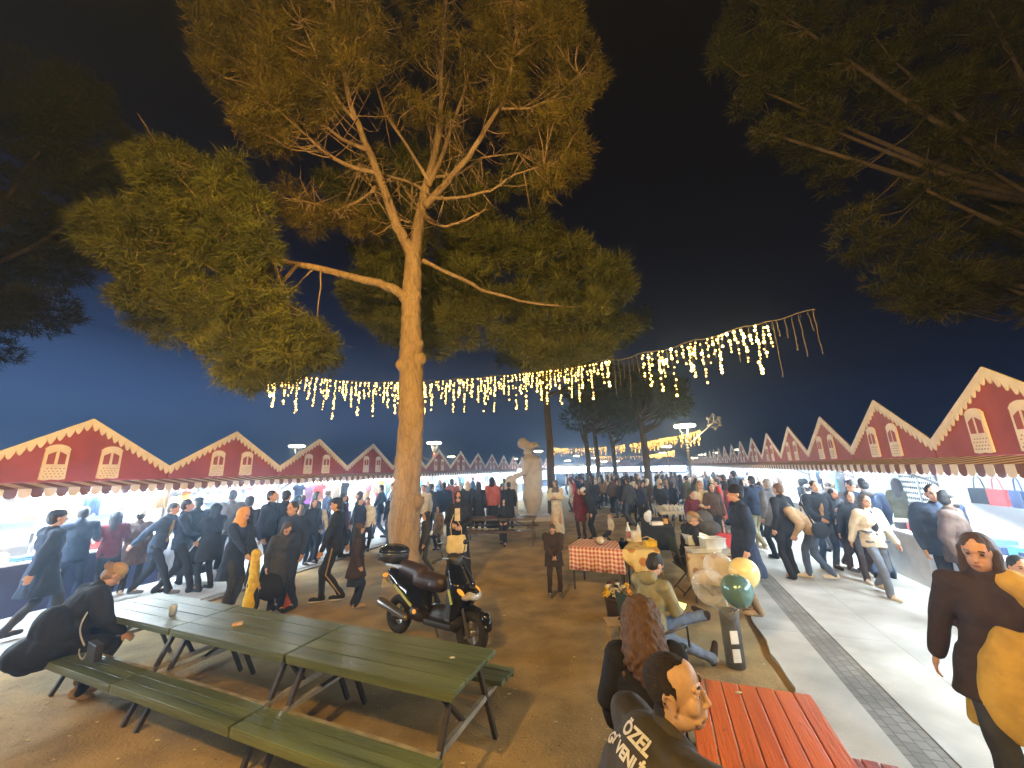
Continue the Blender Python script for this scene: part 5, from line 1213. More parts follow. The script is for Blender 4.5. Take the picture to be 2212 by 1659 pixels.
# ---------------------------------------------------------------- bags and small carried things
P, H = PEOPLE['w'][1:]
bagp = V(986, 1176, P.y-.24)
t = thing('tote_bag', 'cream cloth tote bag hanging before the woman in the black headscarf', 'bag', bagp, rad(8))
b = MB(); loft(b, [((0, 0, -.17), .13, .045), ((0, 0, -.13), .20, .06), ((.01, 0, .0), .205, .06), ((0, 0, .12), .185, .035), ((0, 0, .17), .18, .02)]); organic(b, 'bag_body', cloth('tote', (.66, .55, .30), .85), t, .011, 2, .006, 14)
b = MB(); b.tube([(-.08, -.04, .12), (-.075, -.05, .03), (0, -.065, -.02), (.075, -.05, .03), (.08, -.04, .12)], .006, 6); b.tube([(-.1, 0, .15), (-.12, 0, .38), (-.06, .1, .55)], .008, 6); b.tube([(.1, 0, .15), (.1, 0, .3), (.0, .1, .45)], .008, 6); b.build('handle', cloth('tote', (.66, .55, .30)), t)
t = thing('handbag', 'black handbag on the back of the bending woman in tan', 'bag', V(1772, 1146, PEOPLE['r5'][1].y-.3)); b = MB(); b.ell((0, 0, 0), (.16, .07, .15)); b.cap((-.1, 0, .1), (-.2, .1, .5), .02, .018); organic(b, 'bag_body', CL['black'], t, .013, 2)
t = thing('shopping_bag', 'translucent orange-red shopping bag held low by the man beside the yellow child', 'bag', V(618, 1296, G(618, 1318).y-.05)); b = MB(); loft(b, [((0, 0, -.14), .10, .06), ((0, 0, 0), .12, .08), ((0, 0, .07), .06, .04), ((0, 0, .16), .02, .015)]); organic(b, 'bag_body', cloth('redbag', (.6, .14, .07)), t, .01, 1, .008, 20)
t = thing('carrier_bag', 'round dark bag hung on the woman in grey-brown beside the yellow child', 'bag', V(583, 1268, G(583, 1330).y-.24)); b = MB(); b.ell((0, 0, 0), (.22, .1, .2)); organic(b, 'bag_body', CL['black'], t, .014, 2, .01, 8)
t = thing('round_bag', 'round dark drum shaped bag before the hanging shirts', 'bag', V(667, 1160, G(672, 1212).y-.2)); b = MB(); b.ell((0, 0, 0), (.27, .12, .27)); organic(b, 'bag_body', CL['navy'], t, .02, 2)
t = thing('red_bag', 'bright red carrier bag hanging by the long navy coat', 'bag', V(1569, 1173, 7.9)); b = MB(); b.box((0, 0, 0), (.34, .14, .36)); b.tube([(-.1, 0, .17), (0, 0, .32), (.1, 0, .17)], .01, 6); organic(b, 'bag_body', CL['red'], t, .014, 2, .008, 9)
# stroller
def stroller(label, loc, rz, fab, fr):
    t = thing('stroller', label, 'stroller', loc, rad(rz))
    b = MB(); b.ell((0, 0, .62), (.24, .34, .2)); b.ell((0, -.12, .82), (.23, .24, .22)); organic(b, 'seat_shell', fab, t, .02, 3)
    b = MB()
    for s in (-1, 1): b.tube([(s*.22, .38, .12), (s*.22, -.1, .6), (s*.22, -.5, 1.02)], .014, 8); b.tube([(s*.24, -.38, .12), (s*.22, .05, .55)], .014, 8)
    b.tube([(-.22, -.5, 1.02), (.22, -.5, 1.02)], .018, 8); b.build('frame', fr, t)
    b = MB(); b.box((0, -.02, .26), (.38, .5, .16)); b.build('basket', fab, t, bevel=.02)
    for s in (-1, 1):
        for y in (.38, -.38):
            b = MB(); b.tube([(s*.22-.02, y, .11), (s*.22+.02, y, .11)], .11, 18); w = b.build('wheel', mat('white_wheel', (.65, .65, .65)), t); b = MB(); b.tube([(s*.22+.11*0, y+.1*math.cos(a), .11+.1*math.sin(a)) for a in np.linspace(0, 2*PI, 20)], .018, 6, cap=False); b.build('tyre', M_iron, w)
sp = G(408, 1262); stroller('dark stroller with white wheels pushed between the first and second left stalls', (sp.x, sp.y, .03), 75, CL['black'], mat('white_frame', (.7, .7, .72), rough=.3))
sp = G(1538, 1196); stroller('folded grey pushchair with a dark frame by the plastic boxes', (sp.x, sp.y, .0), 200, CL['grey'], M_iron)

# ---------------------------------------------------------------- craft tables
def checker(name, c1, c2, s):
    m = bpy.data.materials.new(name); m.use_nodes = True; n = m.node_tree; b = n.nodes['Principled BSDF']; b.inputs['Roughness'].default_value = .8
    t = n.nodes.new('ShaderNodeTexCoord'); w1 = []
    sx_ = n.nodes.new('ShaderNodeSeparateXYZ'); n.links.new(t.outputs['Object'], sx_.inputs[0])
    def stripe_(sock):
        a = n.nodes.new('ShaderNodeMath'); a.operation = 'MULTIPLY'; a.inputs[1].default_value = s; n.links.new(sock, a.inputs[0])
        f = n.nodes.new('ShaderNodeMath'); f.operation = 'FRACT'; n.links.new(a.outputs[0], f.inputs[0])
        g_ = n.nodes.new('ShaderNodeMath'); g_.operation = 'GREATER_THAN'; g_.inputs[1].default_value = .5; n.links.new(f.outputs[0], g_.inputs[0]); return g_.outputs[0]
    ad = n.nodes.new('ShaderNodeMath'); ad.operation = 'ADD'; n.links.new(sx_.outputs[1], ad.inputs[0]); n.links.new(sx_.outputs[2], ad.inputs[1])
    A_, B_ = stripe_(sx_.outputs[0]), stripe_(ad.outputs[0])
    s2 = n.nodes.new('ShaderNodeMath'); s2.operation = 'ADD'; n.links.new(A_, s2.inputs[0]); n.links.new(B_, s2.inputs[1])
    d = n.nodes.new('ShaderNodeMath'); d.operation = 'MULTIPLY'; d.inputs[1].default_value = .5; n.links.new(s2.outputs[0], d.inputs[0])
    r = n.nodes.new('ShaderNodeValToRGB'); r.color_ramp.elements[0].color = (*c1, 1); r.color_ramp.elements[1].color = (*c2, 1); n.links.new(d.outputs[0], r.inputs[0]); n.links.new(r.outputs[0], b.inputs['Base Color'])
    return m
M_check = checker('red_gingham', (.75, .6, .5), (.38, .05, .04), 14)
def blotch(name, base_, c2, scale):
    m = mat(name, base_, tuple(x*.8 for x in base_), scale=8); n = m.node_tree; b = n.nodes['Principled BSDF']; src = b.inputs['Base Color'].links[0].from_socket
    vo = n.nodes.new('ShaderNodeTexVoronoi'); vo.inputs['Scale'].default_value = scale; n.links.new(n.nodes['Texture Coordinate'].outputs['Object'], vo.inputs[0])
    r = n.nodes.new('ShaderNodeValToRGB'); r.color_ramp.elements[0].position = .28; r.color_ramp.elements[1].position = .36; r.color_ramp.elements[0].color = (1, 1, 1, 1); r.color_ramp.elements[1].color = (0, 0, 0, 1); n.links.new(vo.outputs[0], r.inputs[0])
    mx = n.nodes.new('ShaderNodeMixRGB'); mx.inputs[2].default_value = (*c2, 1); n.links.new(r.outputs[0], mx.inputs[0]); n.links.new(src, mx.inputs[1]); n.links.new(mx.outputs[0], b.inputs['Base Color']); return m
M_crochet = blotch('yellow_flower_cloth', (.66, .5, .2), (.4, .17, .04), 4.5); M_lace = blotch('cream_brown_cloth', (.5, .42, .3), (.25, .12, .06), 6)
def ctable(label, clabel, corners, clm, drop, z=.75, pointed=False):
    P = [G(x, y, z) for x, y in corners]; c = sum(P, Vector())/4; a = (P[1]-P[0]); L = (a.length+(P[2]-P[3]).length)/2; W_ = ((P[3]-P[0]).length+(P[2]-P[1]).length)/2; W_ = max(W_, .5); rz = math.atan2(a.y, a.x)
    c = (P[0]+P[1])/2+Vector((-math.sin(rz), math.cos(rz), 0))*W_/2
    t = thing('craft_table', label, 'table', (c.x, c.y, 0), rz, 'craft tables in the square'); b = MB(); b.box((0, 0, z-.03), (L, W_, .03)); b.build('tabletop', M_brown, t)
    for sx_ in (-1, 1):
        for sy in (-1, 1): b = MB(); b.bar((sx_*(L/2-.05), sy*(W_/2-.05), 0), (sx_*(L/2-.05), sy*(W_/2-.05), z-.045), .03); b.build('leg', M_iron, t)
    # draped cloth: top sheet plus wavy skirt
    me = MB(); n = 40; top = []; ring = []
    per = [(-L/2-.01, -W_/2-.012), (L/2+.01, -W_/2-.012), (L/2+.01, W_/2+.012), (-L/2-.01, W_/2+.012)]
    pts = []
    for i in range(4):
        p, q = per[i], per[(i+1) % 4]
        for k in range(n//2 if i % 2 else n): u = k/(n//2 if i % 2 else n); pts.append((p[0]+(q[0]-p[0])*u, p[1]+(q[1]-p[1])*u, i, u))
    N = len(pts); vs = [(x, y, z+.004) for x, y, _, _ in pts]
    for j, f in enumerate((.33, .66, 1)):
        for x, y, i, u in pts:
            nx_, ny_ = ((0, -1), (1, 0), (0, 1), (-1, 0))[i]; w = .018*math.sin(u*26+i)*f+.012*f
            dd = drop*(1-.75*abs(2*u-1)) if pointed and i == 0 else drop; vs.append((x+nx_*w, y+ny_*w, z-dd*f))
    me.add(vs, [tuple(range(N))]); me.f += [(j*N+k, (j+1)*N+k, (j+1)*N+(k+1) % N, j*N+(k+1) % N) for j in range(3) for k in range(N)]; me.s += [True]*(3*N)
    o = me.build('tablecloth', clm, None); o.location = (c.x, c.y, 0); o.rotation_euler = (0, 0, rz); tag(o, clabel, 'tablecloth')
    s_ = o.modifiers.new('s', 'SOLIDIFY'); s_.thickness = .003
    return P
ctable('table under the red gingham cloth', 'red and white gingham cloth draped over a craft table', [(1234, 1180), (1338, 1187), (1352, 1170), (1238, 1164)], M_check, .40)
ctable('table under the yellow flowered cloth beside the gingham one', 'yellow cloth with brown flowers hanging in a point beside the gingham cloth', [(1341, 1187), (1425, 1188), (1425, 1170), (1355, 1170)], M_crochet, .48, pointed=True)
ctable('table carrying the clear plastic boxes', 'cream cloth with brown pattern under the plastic boxes', [(1482, 1196), (1592, 1201), (1560, 1166), (1482, 1164)], M_lace, .45)
ctable('farther table with a white bag and an orange box', 'dark cloth on the farther table with the white bag', [(1392, 1139), (1452, 1140), (1455, 1118), (1394, 1118)], CL['black'], .5)
ctable('farthest craft table with a tray of cups', 'pale cloth under the tray of cups', [(1430, 1107), (1478, 1107), (1478, 1092), (1430, 1092)], CL['cream'], .06)
def put(name, label, cat, x, y, z, fn, m_, rz=0, group=None, bevel=0, org=0):
    b = MB(); fn(b); p = G(x, y, z)
    if org: o = organic(b, name, m_, None, org, 2)
    else: o = b.build(name, m_, None, bevel=bevel)
    o.location = p; o.rotation_euler = (0, 0, rz); tag(o, label, cat, group); return o
Mcard = mat('white_card', (.75, .7, .6)); Mclear = mat('frosted_plastic', (.62, .68, .72), rough=.15)
t = thing('bottle', 'plastic bottle with a pink label at the right end of the gingham cloth', 'bottle', G(1359, 1168, .755)); b = MB(); b.lathe([(.04, 0), (.045, .02), (.045, .2), (.03, .26), (.014, .29), (.014, .32)]); b.build('bottle_body', Mclear, t); b = MB(); b.lathe([(.0465, .05), (.0465, .18)]); b.build('label_band', CL['pink'], t); b = MB(); b.lathe([(.017, .32), (.017, .345)]); b.build('cap', Mcard, t)
t = thing('bottle', 'clear bottle just right of the pink labelled bottle', 'bottle', G(1381, 1165, .755)); b = MB(); b.lathe([(.036, 0), (.038, .18), (.026, .24), (.012, .27), (.012, .3)]); b.build('bottle_body', Mclear, t); b = MB(); b.lathe([(.014, .3), (.014, .32)]); b.build('cap', CL['denim'], t)
put('white_box', 'white box between the two bottles', 'box', 1375, 1170, .755, lambda b: b.box((0, 0, .1), (.16, .12, .2)), Mcard, .1, bevel=.006)
put('bowl', 'round brown bowl on the gingham cloth', 'bowl', 1297, 1176, .755, lambda b: b.lathe([(.06, 0), (.12, .06), (.14, .11), (.13, .112), (.10, .06), (.04, .02)]), mat('bowl_brown', (.3, .2, .14), rough=.3))
put('yarn_ball', 'pale ball of yarn inside the brown bowl', 'yarn', 1297, 1173, .80, lambda b: b.ell((0, 0, .05), .07), CL['cream'], org=.01)
put('dark_cup', 'small dark cup left of the pink labelled bottle', 'cup', 1344, 1172, .755, lambda b: b.lathe([(.03, 0), (.04, .08)]), CL['navy'])
put('yellow_pouch', 'yellow crocheted pouch standing on the yellow cloth', 'pouch', 1405, 1180, .755, lambda b: (b.box((0, 0, .05), (.2, .14, .1)), b.ell((.03, 0, .11), (.05, .05, .03))), CL['yellow'], .1, org=.01)
put('craft_hook', 'cream stick lying across the yellow cloth', 'tool', 1398, 1165, .76, lambda b: b.tube([(-.15, .05, .0), (0, 0, .05), (.12, -.08, .0)], .012, 8), CL['cream'])
for x, y, w, lab in ((1503, 1182, .34, 'left frosted plastic box on the patterned cloth'), (1541, 1190, .34, 'right frosted plastic box in front of the other'), (1520, 1192, .5, 'low frosted plastic tray under the two boxes')):
    t = thing('plastic_box', lab, 'box', G(x, y, .756), 0, 'frosted plastic boxes'); b = MB(); h_ = .05 if w > .4 else .15; z0 = 0 if w > .4 else .052
    b.box((0, 0, z0+h_/2), (w, .24, h_)); b.build('box_body', Mclear, t, bevel=.01); b = MB(); b.box((0, 0, z0+h_+.009), (w+.02, .26, .016)); b.build('lid', mat('pale_lid', (.75, .78, .8), rough=.2), t, bevel=.004)
put('white_bag', 'white crumpled carrier bag on the farther table', 'bag', 1400, 1128, .755, lambda b: (b.ell((0, 0, .13), (.1, .08, .14)), b.ell((.05, 0, .22), (.06, .05, .09))), CL['white'], org=.014)
put('white_box', 'white takeaway tray beside the white bag', 'box', 1418, 1134, .755, lambda b: b.box((0, 0, .04), (.28, .2, .08)), Mcard, bevel=.01)
put('orange_box', 'small orange box on the farther table', 'box', 1438, 1131, .755, lambda b: b.box((0, 0, .06), (.1, .08, .12)), CL['orange'], bevel=.004)
for i in range(14):
    put('paper_cup', 'white paper cup crowded on the farthest craft table', 'cup', 1435+i*3.0, 1098+(i % 3)*2.5, .755, lambda b: b.lathe([(.035, 0), (.045, .12)]), Mcard, group='white paper cups on the farthest craft table')
# crochet dolls on a dark basket
bk = G(1338, 1338); t = thing('basket', 'dark woven basket stand carrying the crochet dolls', 'basket', (bk.x, bk.y, 0)); b = MB(); b.lathe([(.16, .02), (.2, .3), (.21, .32), (.19, .32), (.15, .05)]); b.build('basket_body', M_brown, t)
b = MB()
for k in range(3): b.bar((.12*math.cos(k*2.1), .12*math.sin(k*2.1), 0), (.14*math.cos(k*2.1), .14*math.sin(k*2.1), .05), .02)
b.build('feet', M_iron, t)
for i, (dx, dy, dz, c, c2, lab) in enumerate(((-.15, 0, .33, 'yellow', 'cream', 'yellow hatted crochet doll at the left of the basket'), (-.09, .08, .35, 'cream', 'maroon', 'crochet doll with dark red hair behind the yellow one'), (-.02, -.03, .33, 'cream', 'black', 'striped cream crochet doll in the middle of the basket'), (.03, .07, .37, 'white', 'brown', 'tall white crochet doll at the back of the basket'), (.09, -.05, .33, 'olive', 'cream', 'olive crochet doll at the front right of the basket'), (.16, .02, .34, 'orange', 'yellow', 'round yellow crochet doll at the right rim of the basket'))):
    t = thing('crochet_doll', lab, 'doll', (bk.x+dx, bk.y+dy, dz), random.uniform(-1, 1), 'crochet dolls on the basket')
    b = MB(); b.ell((0, 0, .03), (.035, .032, .045)); b.ell((0, 0, .1), (.036, .034, .036))
    for s in (-1, 1): b.cap((s*.03, 0, .05), (s*.055, -.02, .02), .012, .013, 8); b.cap((s*.018, -.01, 0), (s*.025, -.05, -.005), .014, .015, 8)
    organic(b, 'doll_body', CL[c], t, .006, 1); b = MB(); b.ell((0, .006, .115), (.038, .036, .03)); b.build('doll_hair', CL[c2], t)
# stool under the dolls' neighbour: small yellow stool
put('wooden_stool', 'small pale wooden stool left of the long haired woman', 'stool', 1330, 1400, .0, lambda b: (b.box((0, 0, .3), (.22, .2, .03)), [b.bar((sx_*.09, sy*.08, 0), (sx_*.08, sy*.07, .29), .022) for sx_ in (-1, 1) for sy in (-1, 1)]), CL['tan'])

# ---------------------------------------------------------------- balloons
M_clearB = bpy.data.materials.new('clear_balloon'); M_clearB.use_nodes = True; n = M_clearB.node_tree; pb = n.nodes['Principled BSDF']; pb.inputs['Base Color'].default_value = (.9, .88, .85, 1); pb.inputs['Roughness'].default_value = .04; pb.inputs['Alpha'].default_value = .16; pb.inputs['Specular IOR Level'].default_value = 1.0
fr = n.nodes.new('ShaderNodeLayerWeight'); fr.inputs['Blend'].default_value = .35; mr = n.nodes.new('ShaderNodeMapRange'); mr.inputs['To Min'].default_value = .10; mr.inputs['To Max'].default_value = .6
n.links.new(fr.outputs['Facing'], mr.inputs[0]); n.links.new(mr.outputs[0], pb.inputs['Alpha'])
M_tealB = mat('teal_metallic_balloon', (.18, .32, .30), (.15, .28, .27), rough=.2, metal=.45); M_creamB = mat('cream_balloon', (.80, .66, .30), (.76, .62, .27), rough=.18)
bs = G(1590, 1438)
t = thing('balloon_stand', 'clear plastic cylinder with white tags that holds the balloons upright', 'stand', (bs.x, bs.y, 0))
b = MB(); b.lathe([(.10, 0), (.10, .55), (.105, .56), (.095, .56), (.09, .02)], n=24); b.build('cylinder', mat('smoky_plastic', (.22, .23, .24), rough=.15, alpha=.6), t)
for z in (.14, .32): b = MB(); b.box((-.03, -.106, z), (.085, .012, .13)); b.build('tag', mat('tag_white', (.85, .85, .83)), t, bevel=.004)
def balloon(label, x, y, Y, r_, m_, stick=True):
    c = V(x, y, Y); t = thing('balloon', label, 'balloon', c, 0, 'round balloons on the clear stand'); b = MB(); n_ = 40
    prof = [(max(.002, r_*math.sin(a)*(1-.06*math.cos(a))), -r_*math.cos(a)*(1.10 if a < 1.6 else 1.0)) for a in np.linspace(.05, PI-.03, 26)]
    b.lathe(prof, n=32); b.lathe([(.012, -r_*1.16), (.006, -r_*1.1)], n=10); b.build('skin_of_balloon', m_, t)
    b = MB(); e = Vector((bs.x+random.uniform(-.04, .04), bs.y, .45))-c; b.tube([(0, 0, -r_*1.12), e*.5+Vector((0, 0, -.08)), e], .006, 6); b.build('stick', Mclear, t)
balloon('shiny teal balloon in front of the cream one', 1592, 1275, 4.72, .168, M_tealB)
balloon('cream yellow balloon behind the teal one', 1607, 1237, 4.98, .17, M_creamB)
balloon('clear balloon left of the teal one', 1531, 1266, 4.95, .19, M_clearB)
balloon('clear balloon above the other clear one', 1552, 1225, 5.25, .18, M_clearB)
# ---------------------------------------------------------------- goods in the stalls
def SW(k, x, y, z):
    o = STALL[k]; return Matrix.Translation(o.location) @ Matrix.Rotation(o.rotation_euler[2], 4, 'Z') @ Vector((x, y, z))
CN = dict(white=(.8, .8, .8), purple=(.28, .08, .42), peach=(.75, .38, .2), lilac=(.45, .3, .55), red=(.55, .06, .05), mint=(.35, .6, .5), navy=(.04, .06, .15), pink=(.65, .25, .3), teal=(.1, .35, .4), yellow=(.75, .6, .15), orange=(.75, .3, .05), blue=(.12, .25, .6), cream=(.7, .62, .45), black=(.03, .03, .03), green=(.15, .5, .12))
CM = {k: mat('goods_'+k, v, tuple(x*.75 for x in v), scale=7, rough=.7) for k, v in CN.items()}
ST = {('L', 0): 'first whole stall on the left', ('L', 1): 'second whole left stall', ('L', 2): 'third whole left stall', ('L', 3): 'fourth left stall', ('L', 4): 'left stall behind the pine', ('L', 5): 'sixth left stall', ('L', 6): 'seventh left stall', ('L', 7): 'eighth left stall'}
def goods(mb, name, label, cat, k, x, y, z, m_, group, rz=0, bevel=0):
    o = mb.build(name, m_, None, bevel=bevel); o.location = SW(k, x, y, z); o.rotation_euler = (0, 0, STALL[k].rotation_euler[2]+rz); return tag(o, label, cat, group)
def shirt_mb(w=.44, h=.5):
    b = MB(); a = w*.36
    b.prism([(-a, -h), (a, -h), (a*1.02, -h*.35), (w*.5, -h*.42), (w*.56, -h*.22), (w*.3, 0), (w*.13, .0), (0, -.05), (-w*.13, 0), (-w*.3, 0), (-w*.56, -h*.22), (-w*.5, -h*.42), (-a*1.02, -h*.35)], -.02, .02)
    b.tube([(-.1, 0, -.01), (0, 0, .04), (.1, 0, -.01)], .005, 5); b.tube([(0, 0, .04), (0, 0, .09)], .004, 5); return b
def shirts(k, rows, sd):
    for (x, z, y, c) in rows:
        goods(shirt_mb(random.uniform(.4, .5), random.uniform(.45, .58)), 'hanging_shirt', '%s shirt on a hanger in the %s' % (c, sd), 'shirt', k, x, y, z, CM[c], 'shirts hanging in the left stalls', random.uniform(-.15, .15), .004)
shirts(('L', 2), [(-1.15+.4*i, 1.93, -.50, c) for i, c in enumerate(['navy', 'lilac', 'red', 'white', 'cream', 'black'])]+[(-1.0+.42*i, 1.50, -.30, c) for i, c in enumerate(['navy', 'purple', 'peach', 'black', 'mint', 'white'])]+[(-1.2+.5*i, 1.75, 1.5, c) for i, c in enumerate(['teal', 'blue', 'pink', 'white', 'cream'])], ST[('L', 2)])
shirts(('L', 3), [(-1.2+.42*i, 1.93, -.50, c) for i, c in enumerate(['white', 'pink', 'cream', 'yellow', 'mint', 'red', 'purple'])]+[(-1.1+.5*i, 1.5, -.1, c) for i, c in enumerate(['cream', 'pink', 'white', 'red', 'blue'])], ST[('L', 3)])
for j, n_ in ((4, 5), (5, 6), (6, 5), (7, 5)):
    shirts(('L', j), [(-1.1+.48*i, 1.9, -.45, random.choice(['red', 'white', 'pink', 'teal', 'navy', 'lilac'])) for i in range(n_)]+[(-1.1+.6*i, 1.45, -.1, random.choice(['red', 'blue', 'cream', 'black'])) for i in range(4)], ST[('L', j)])
for k, x, lab in ((('L', 3), -1.0, 'round glowing white lamp hanging left in the fourth left stall'), (('L', 3), .9, 'round glowing white lamp hanging right in the fourth left stall')):
    b = MB(); b.ell((0, 0, 0), .11); t = thing('globe_lamp', lab, 'lamp', SW(k, x, -.6, 1.86)); b.build('globe', M_bulbL, t); b = MB(); b.tube([(0, 0, .1), (0, 0, .25)], .008, 6); b.build('cord', M_iron, t)
# first stall: textiles
for i, (c, x, w) in enumerate((('teal', -1.3, .22), ('cream', -1.02, .3), ('white', -.68, .32), ('peach', -.32, .3), ('blue', .02, .26), ('white', .75, .3), ('cream', 1.15, .3))):
    b = MB(); n_ = 8
    for q in range(n_): b.box((-w/2+w*(q+.5)/n_, .012*math.sin(q*1.9), -.19-.02*math.sin(q)), (w/n_+.004, .02, .38+.03*math.sin(q*2)))
    goods(b, 'hanging_textile', '%s cloth hanging at the front of the first whole left stall' % c if c != 'white' and c != 'cream' else '%s cloth hanging in the %s part of the first whole left stall' % (c, 'left' if x < 0 else 'right'), 'textile', ('L', 0), x, -.5+.1*(i % 2), 1.95, CM[c], 'cloths hanging in the first left stall')
for i in range(9):
    b = MB(); h_ = random.uniform(.08, .2)
    for q in range(int(h_/.04)): b.box((random.uniform(-.01, .01), 0, .02+q*.04), (.26, .22, .034))
    goods(b, 'folded_cloths', 'stack of %s folded cloths on the first whole left counter' % (['white', 'cream', 'blue', 'peach', 'white', 'red', 'cream', 'navy', 'white'][i]), 'textile', ('L', 0), -1.2+.3*i, -.25+.1*(i % 2), .88, CM[['white', 'cream', 'blue', 'peach', 'white', 'red', 'cream', 'navy', 'white'][i]], 'folded cloths on the counter', bevel=.008)
# second stall: packets on a wire wall and shelves
pc = ['white', 'yellow', 'red', 'cream', 'orange', 'black', 'white', 'cream', 'pink', 'yellow', 'blue', 'white']
def rack(k, label, rows=(.95, 1.25, 1.55, 1.85)):
    t = thing('display_rack', label, 'rack', STALL[k].location, STALL[k].rotation_euler[2], 'display racks in the stalls'); b = MB()
    for z in rows: b.box((0, .98, z-.01), (2.7, .26, .018))
    b.build('shelf', M_post, t)
    for s in (-1.35, 0, 1.35): b = MB(); b.box((s, 1.13, 1.05), (.04, .03, 2.08)); b.build('upright', M_post, t)
def packets(k, n_, rows, sd, cols, y=.95):
    for z in rows:
        x = -1.3
        while x < 1.3:
            w = random.uniform(.07, .17); h_ = random.uniform(.12, .24); c = random.choice(cols)
            b = MB(); b.box((0, 0, h_/2), (w, .08, h_)); b.box((0, -.043, h_*.55), (w*.7, .006, h_*.35))
            goods(b, 'packet', '%s packet standing on the rack in the %s' % (c, sd), 'packet', k, x+w/2, y, z, CM[c], 'packets on the stall racks', random.uniform(-.2, .2), .003); x += w+random.uniform(.01, .05)
rack(('L', 1), 'metal rack full of packets in the second whole left stall'); packets(('L', 1), 0, (.95, 1.25, 1.55, 1.85), 'second whole left stall', pc)
for i in range(16):
    b = MB(); c = random.choice(pc); b.box((0, 0, .06), (.13, .18, random.uniform(.05, .14))); goods(b, 'packet', '%s packet lying on the counter of the second whole left stall' % c, 'packet', ('L', 1), -1.3+.17*i, -.3+random.uniform(-.15, .15), .89, CM[c], 'packets on the stall racks', random.uniform(-.4, .4), .004)
for i in range(9):
    b = MB(); c = random.choice(['yellow', 'cream', 'white', 'orange', 'red']); b.box((0, 0, -.11), (.16, .04, .22)); b.tube([(0, 0, 0), (0, 0, .08)], .004, 5); goods(b, 'hanging_packet', '%s packet hanging under the awning of the second whole left stall' % c, 'packet', ('L', 1), -1.25+.31*i, -.35, 1.9, CM[c], 'packets hanging from the awning', random.uniform(-.3, .3), .003)
rack(('L', 0), 'white rack behind the textiles in the first whole left stall', (1.25, 1.6)); 
# right stalls: jewellery boards
M_jew = mat('jewel_dark', (.06, .055, .05), rough=.4); M_brd = mat('jewel_board', (.72, .72, .7))
for k, xs_, sd in ((('R', 1), (-1.05, -.35, .35, 1.05), 'second'), (('R', 2), (-.9, .0, .9), 'third'), (('R', 0), (.5, 1.1), 'nearest whole')):
    for i, x in enumerate(xs_):
        t = thing('jewellery_board', '%s jewellery board from the left in the %s right stall' % (['first', 'second', 'third', 'fourth'][i], sd), 'display board', SW(k, x, .7, 1.02), STALL[k].rotation_euler[2], 'jewellery boards in the right stalls')
        b = MB(); b.box((0, 0, .42), (.62, .02, .84)); b.box((0, .1, .02), (.5, .2, .03)); b.build('board', M_brd, t); b = MB()
        for r_ in range(7):
            for q in range(9): b.ell((-.27+.0675*q, -.018, .08+.115*r_), (.021, .008, random.uniform(.022, .042)), nu=6, nv=4)
        tag(b.build('pendants', M_jew, t), kind='stuff')
for k in (('R', 3), ('R', 4), ('R', 5)):
    rack(k, 'rack of small goods in the %s right stall' % ORD[k[1]], (1.25, 1.6)); packets(k, 0, (1.25, 1.6), '%s right stall' % ORD[k[1]], ['white', 'pink', 'red', 'white', 'cream', 'blue'] if k[1] != 5 else ['red', 'red', 'pink', 'orange'])
for k in (('L', 5), ('L', 8)):
    rack(k, 'rack of small goods in the %s stall of the left row' % ORD[min(k[1], 11)], (1.15, 1.45)); packets(k, 0, (1.15, 1.45), '%s stall of the left row' % ORD[k[1]], ['white', 'green', 'yellow', 'mint', 'blue'])
t = thing('lit_menu_board', 'glowing yellow-green board in a far left stall beside the statue', 'sign', SW(('L', 8), .4, -.66, 1.35), STALL[('L', 8)].rotation_euler[2]); b = MB(); b.box((0, 0, 0), (.55, .04, .9)); b.build('panel', mat('lime_lit_panel', (.6, .8, .1), emit=(.55, .85, .08), es=2.2), t)
b = MB()
for q in range(6): b.box((0, -.025, .3-.12*q), (.4, .008, .03))
b.build('lines', CM['green'], t)
t = thing('lit_sign', 'bright white lit fascia of a food stall at the far end of the left row', 'sign', SW(('L', 10), 0, -.8, 2.05), STALL[('L', 10)].rotation_euler[2]); b = MB(); b.box((0, 0, 0), (2.6, .06, .3)); b.build('panel', mat('white_lit_panel', (.9, .95, 1), emit=(.8, .95, 1), es=9), t, bevel=.01)
t = thing('display_screen', 'white backlit panel inside the stall at the right edge', 'panel', SW(('R', 0), -.6, 1.3, 1.5), STALL[('R', 0)].rotation_euler[2]); b = MB(); b.box((0, 0, 0), (1.5, .05, .8)); b.build('panel', mat('white_panel_lit', (.9, .95, 1), emit=(.8, .93, 1), es=1.2), t, bevel=.01)
b = MB(); b.box((0, -.03, -.42), (1.54, .03, .04)); b.box((0, -.03, .42), (1.54, .03, .04)); b.build('frame', M_post, t)
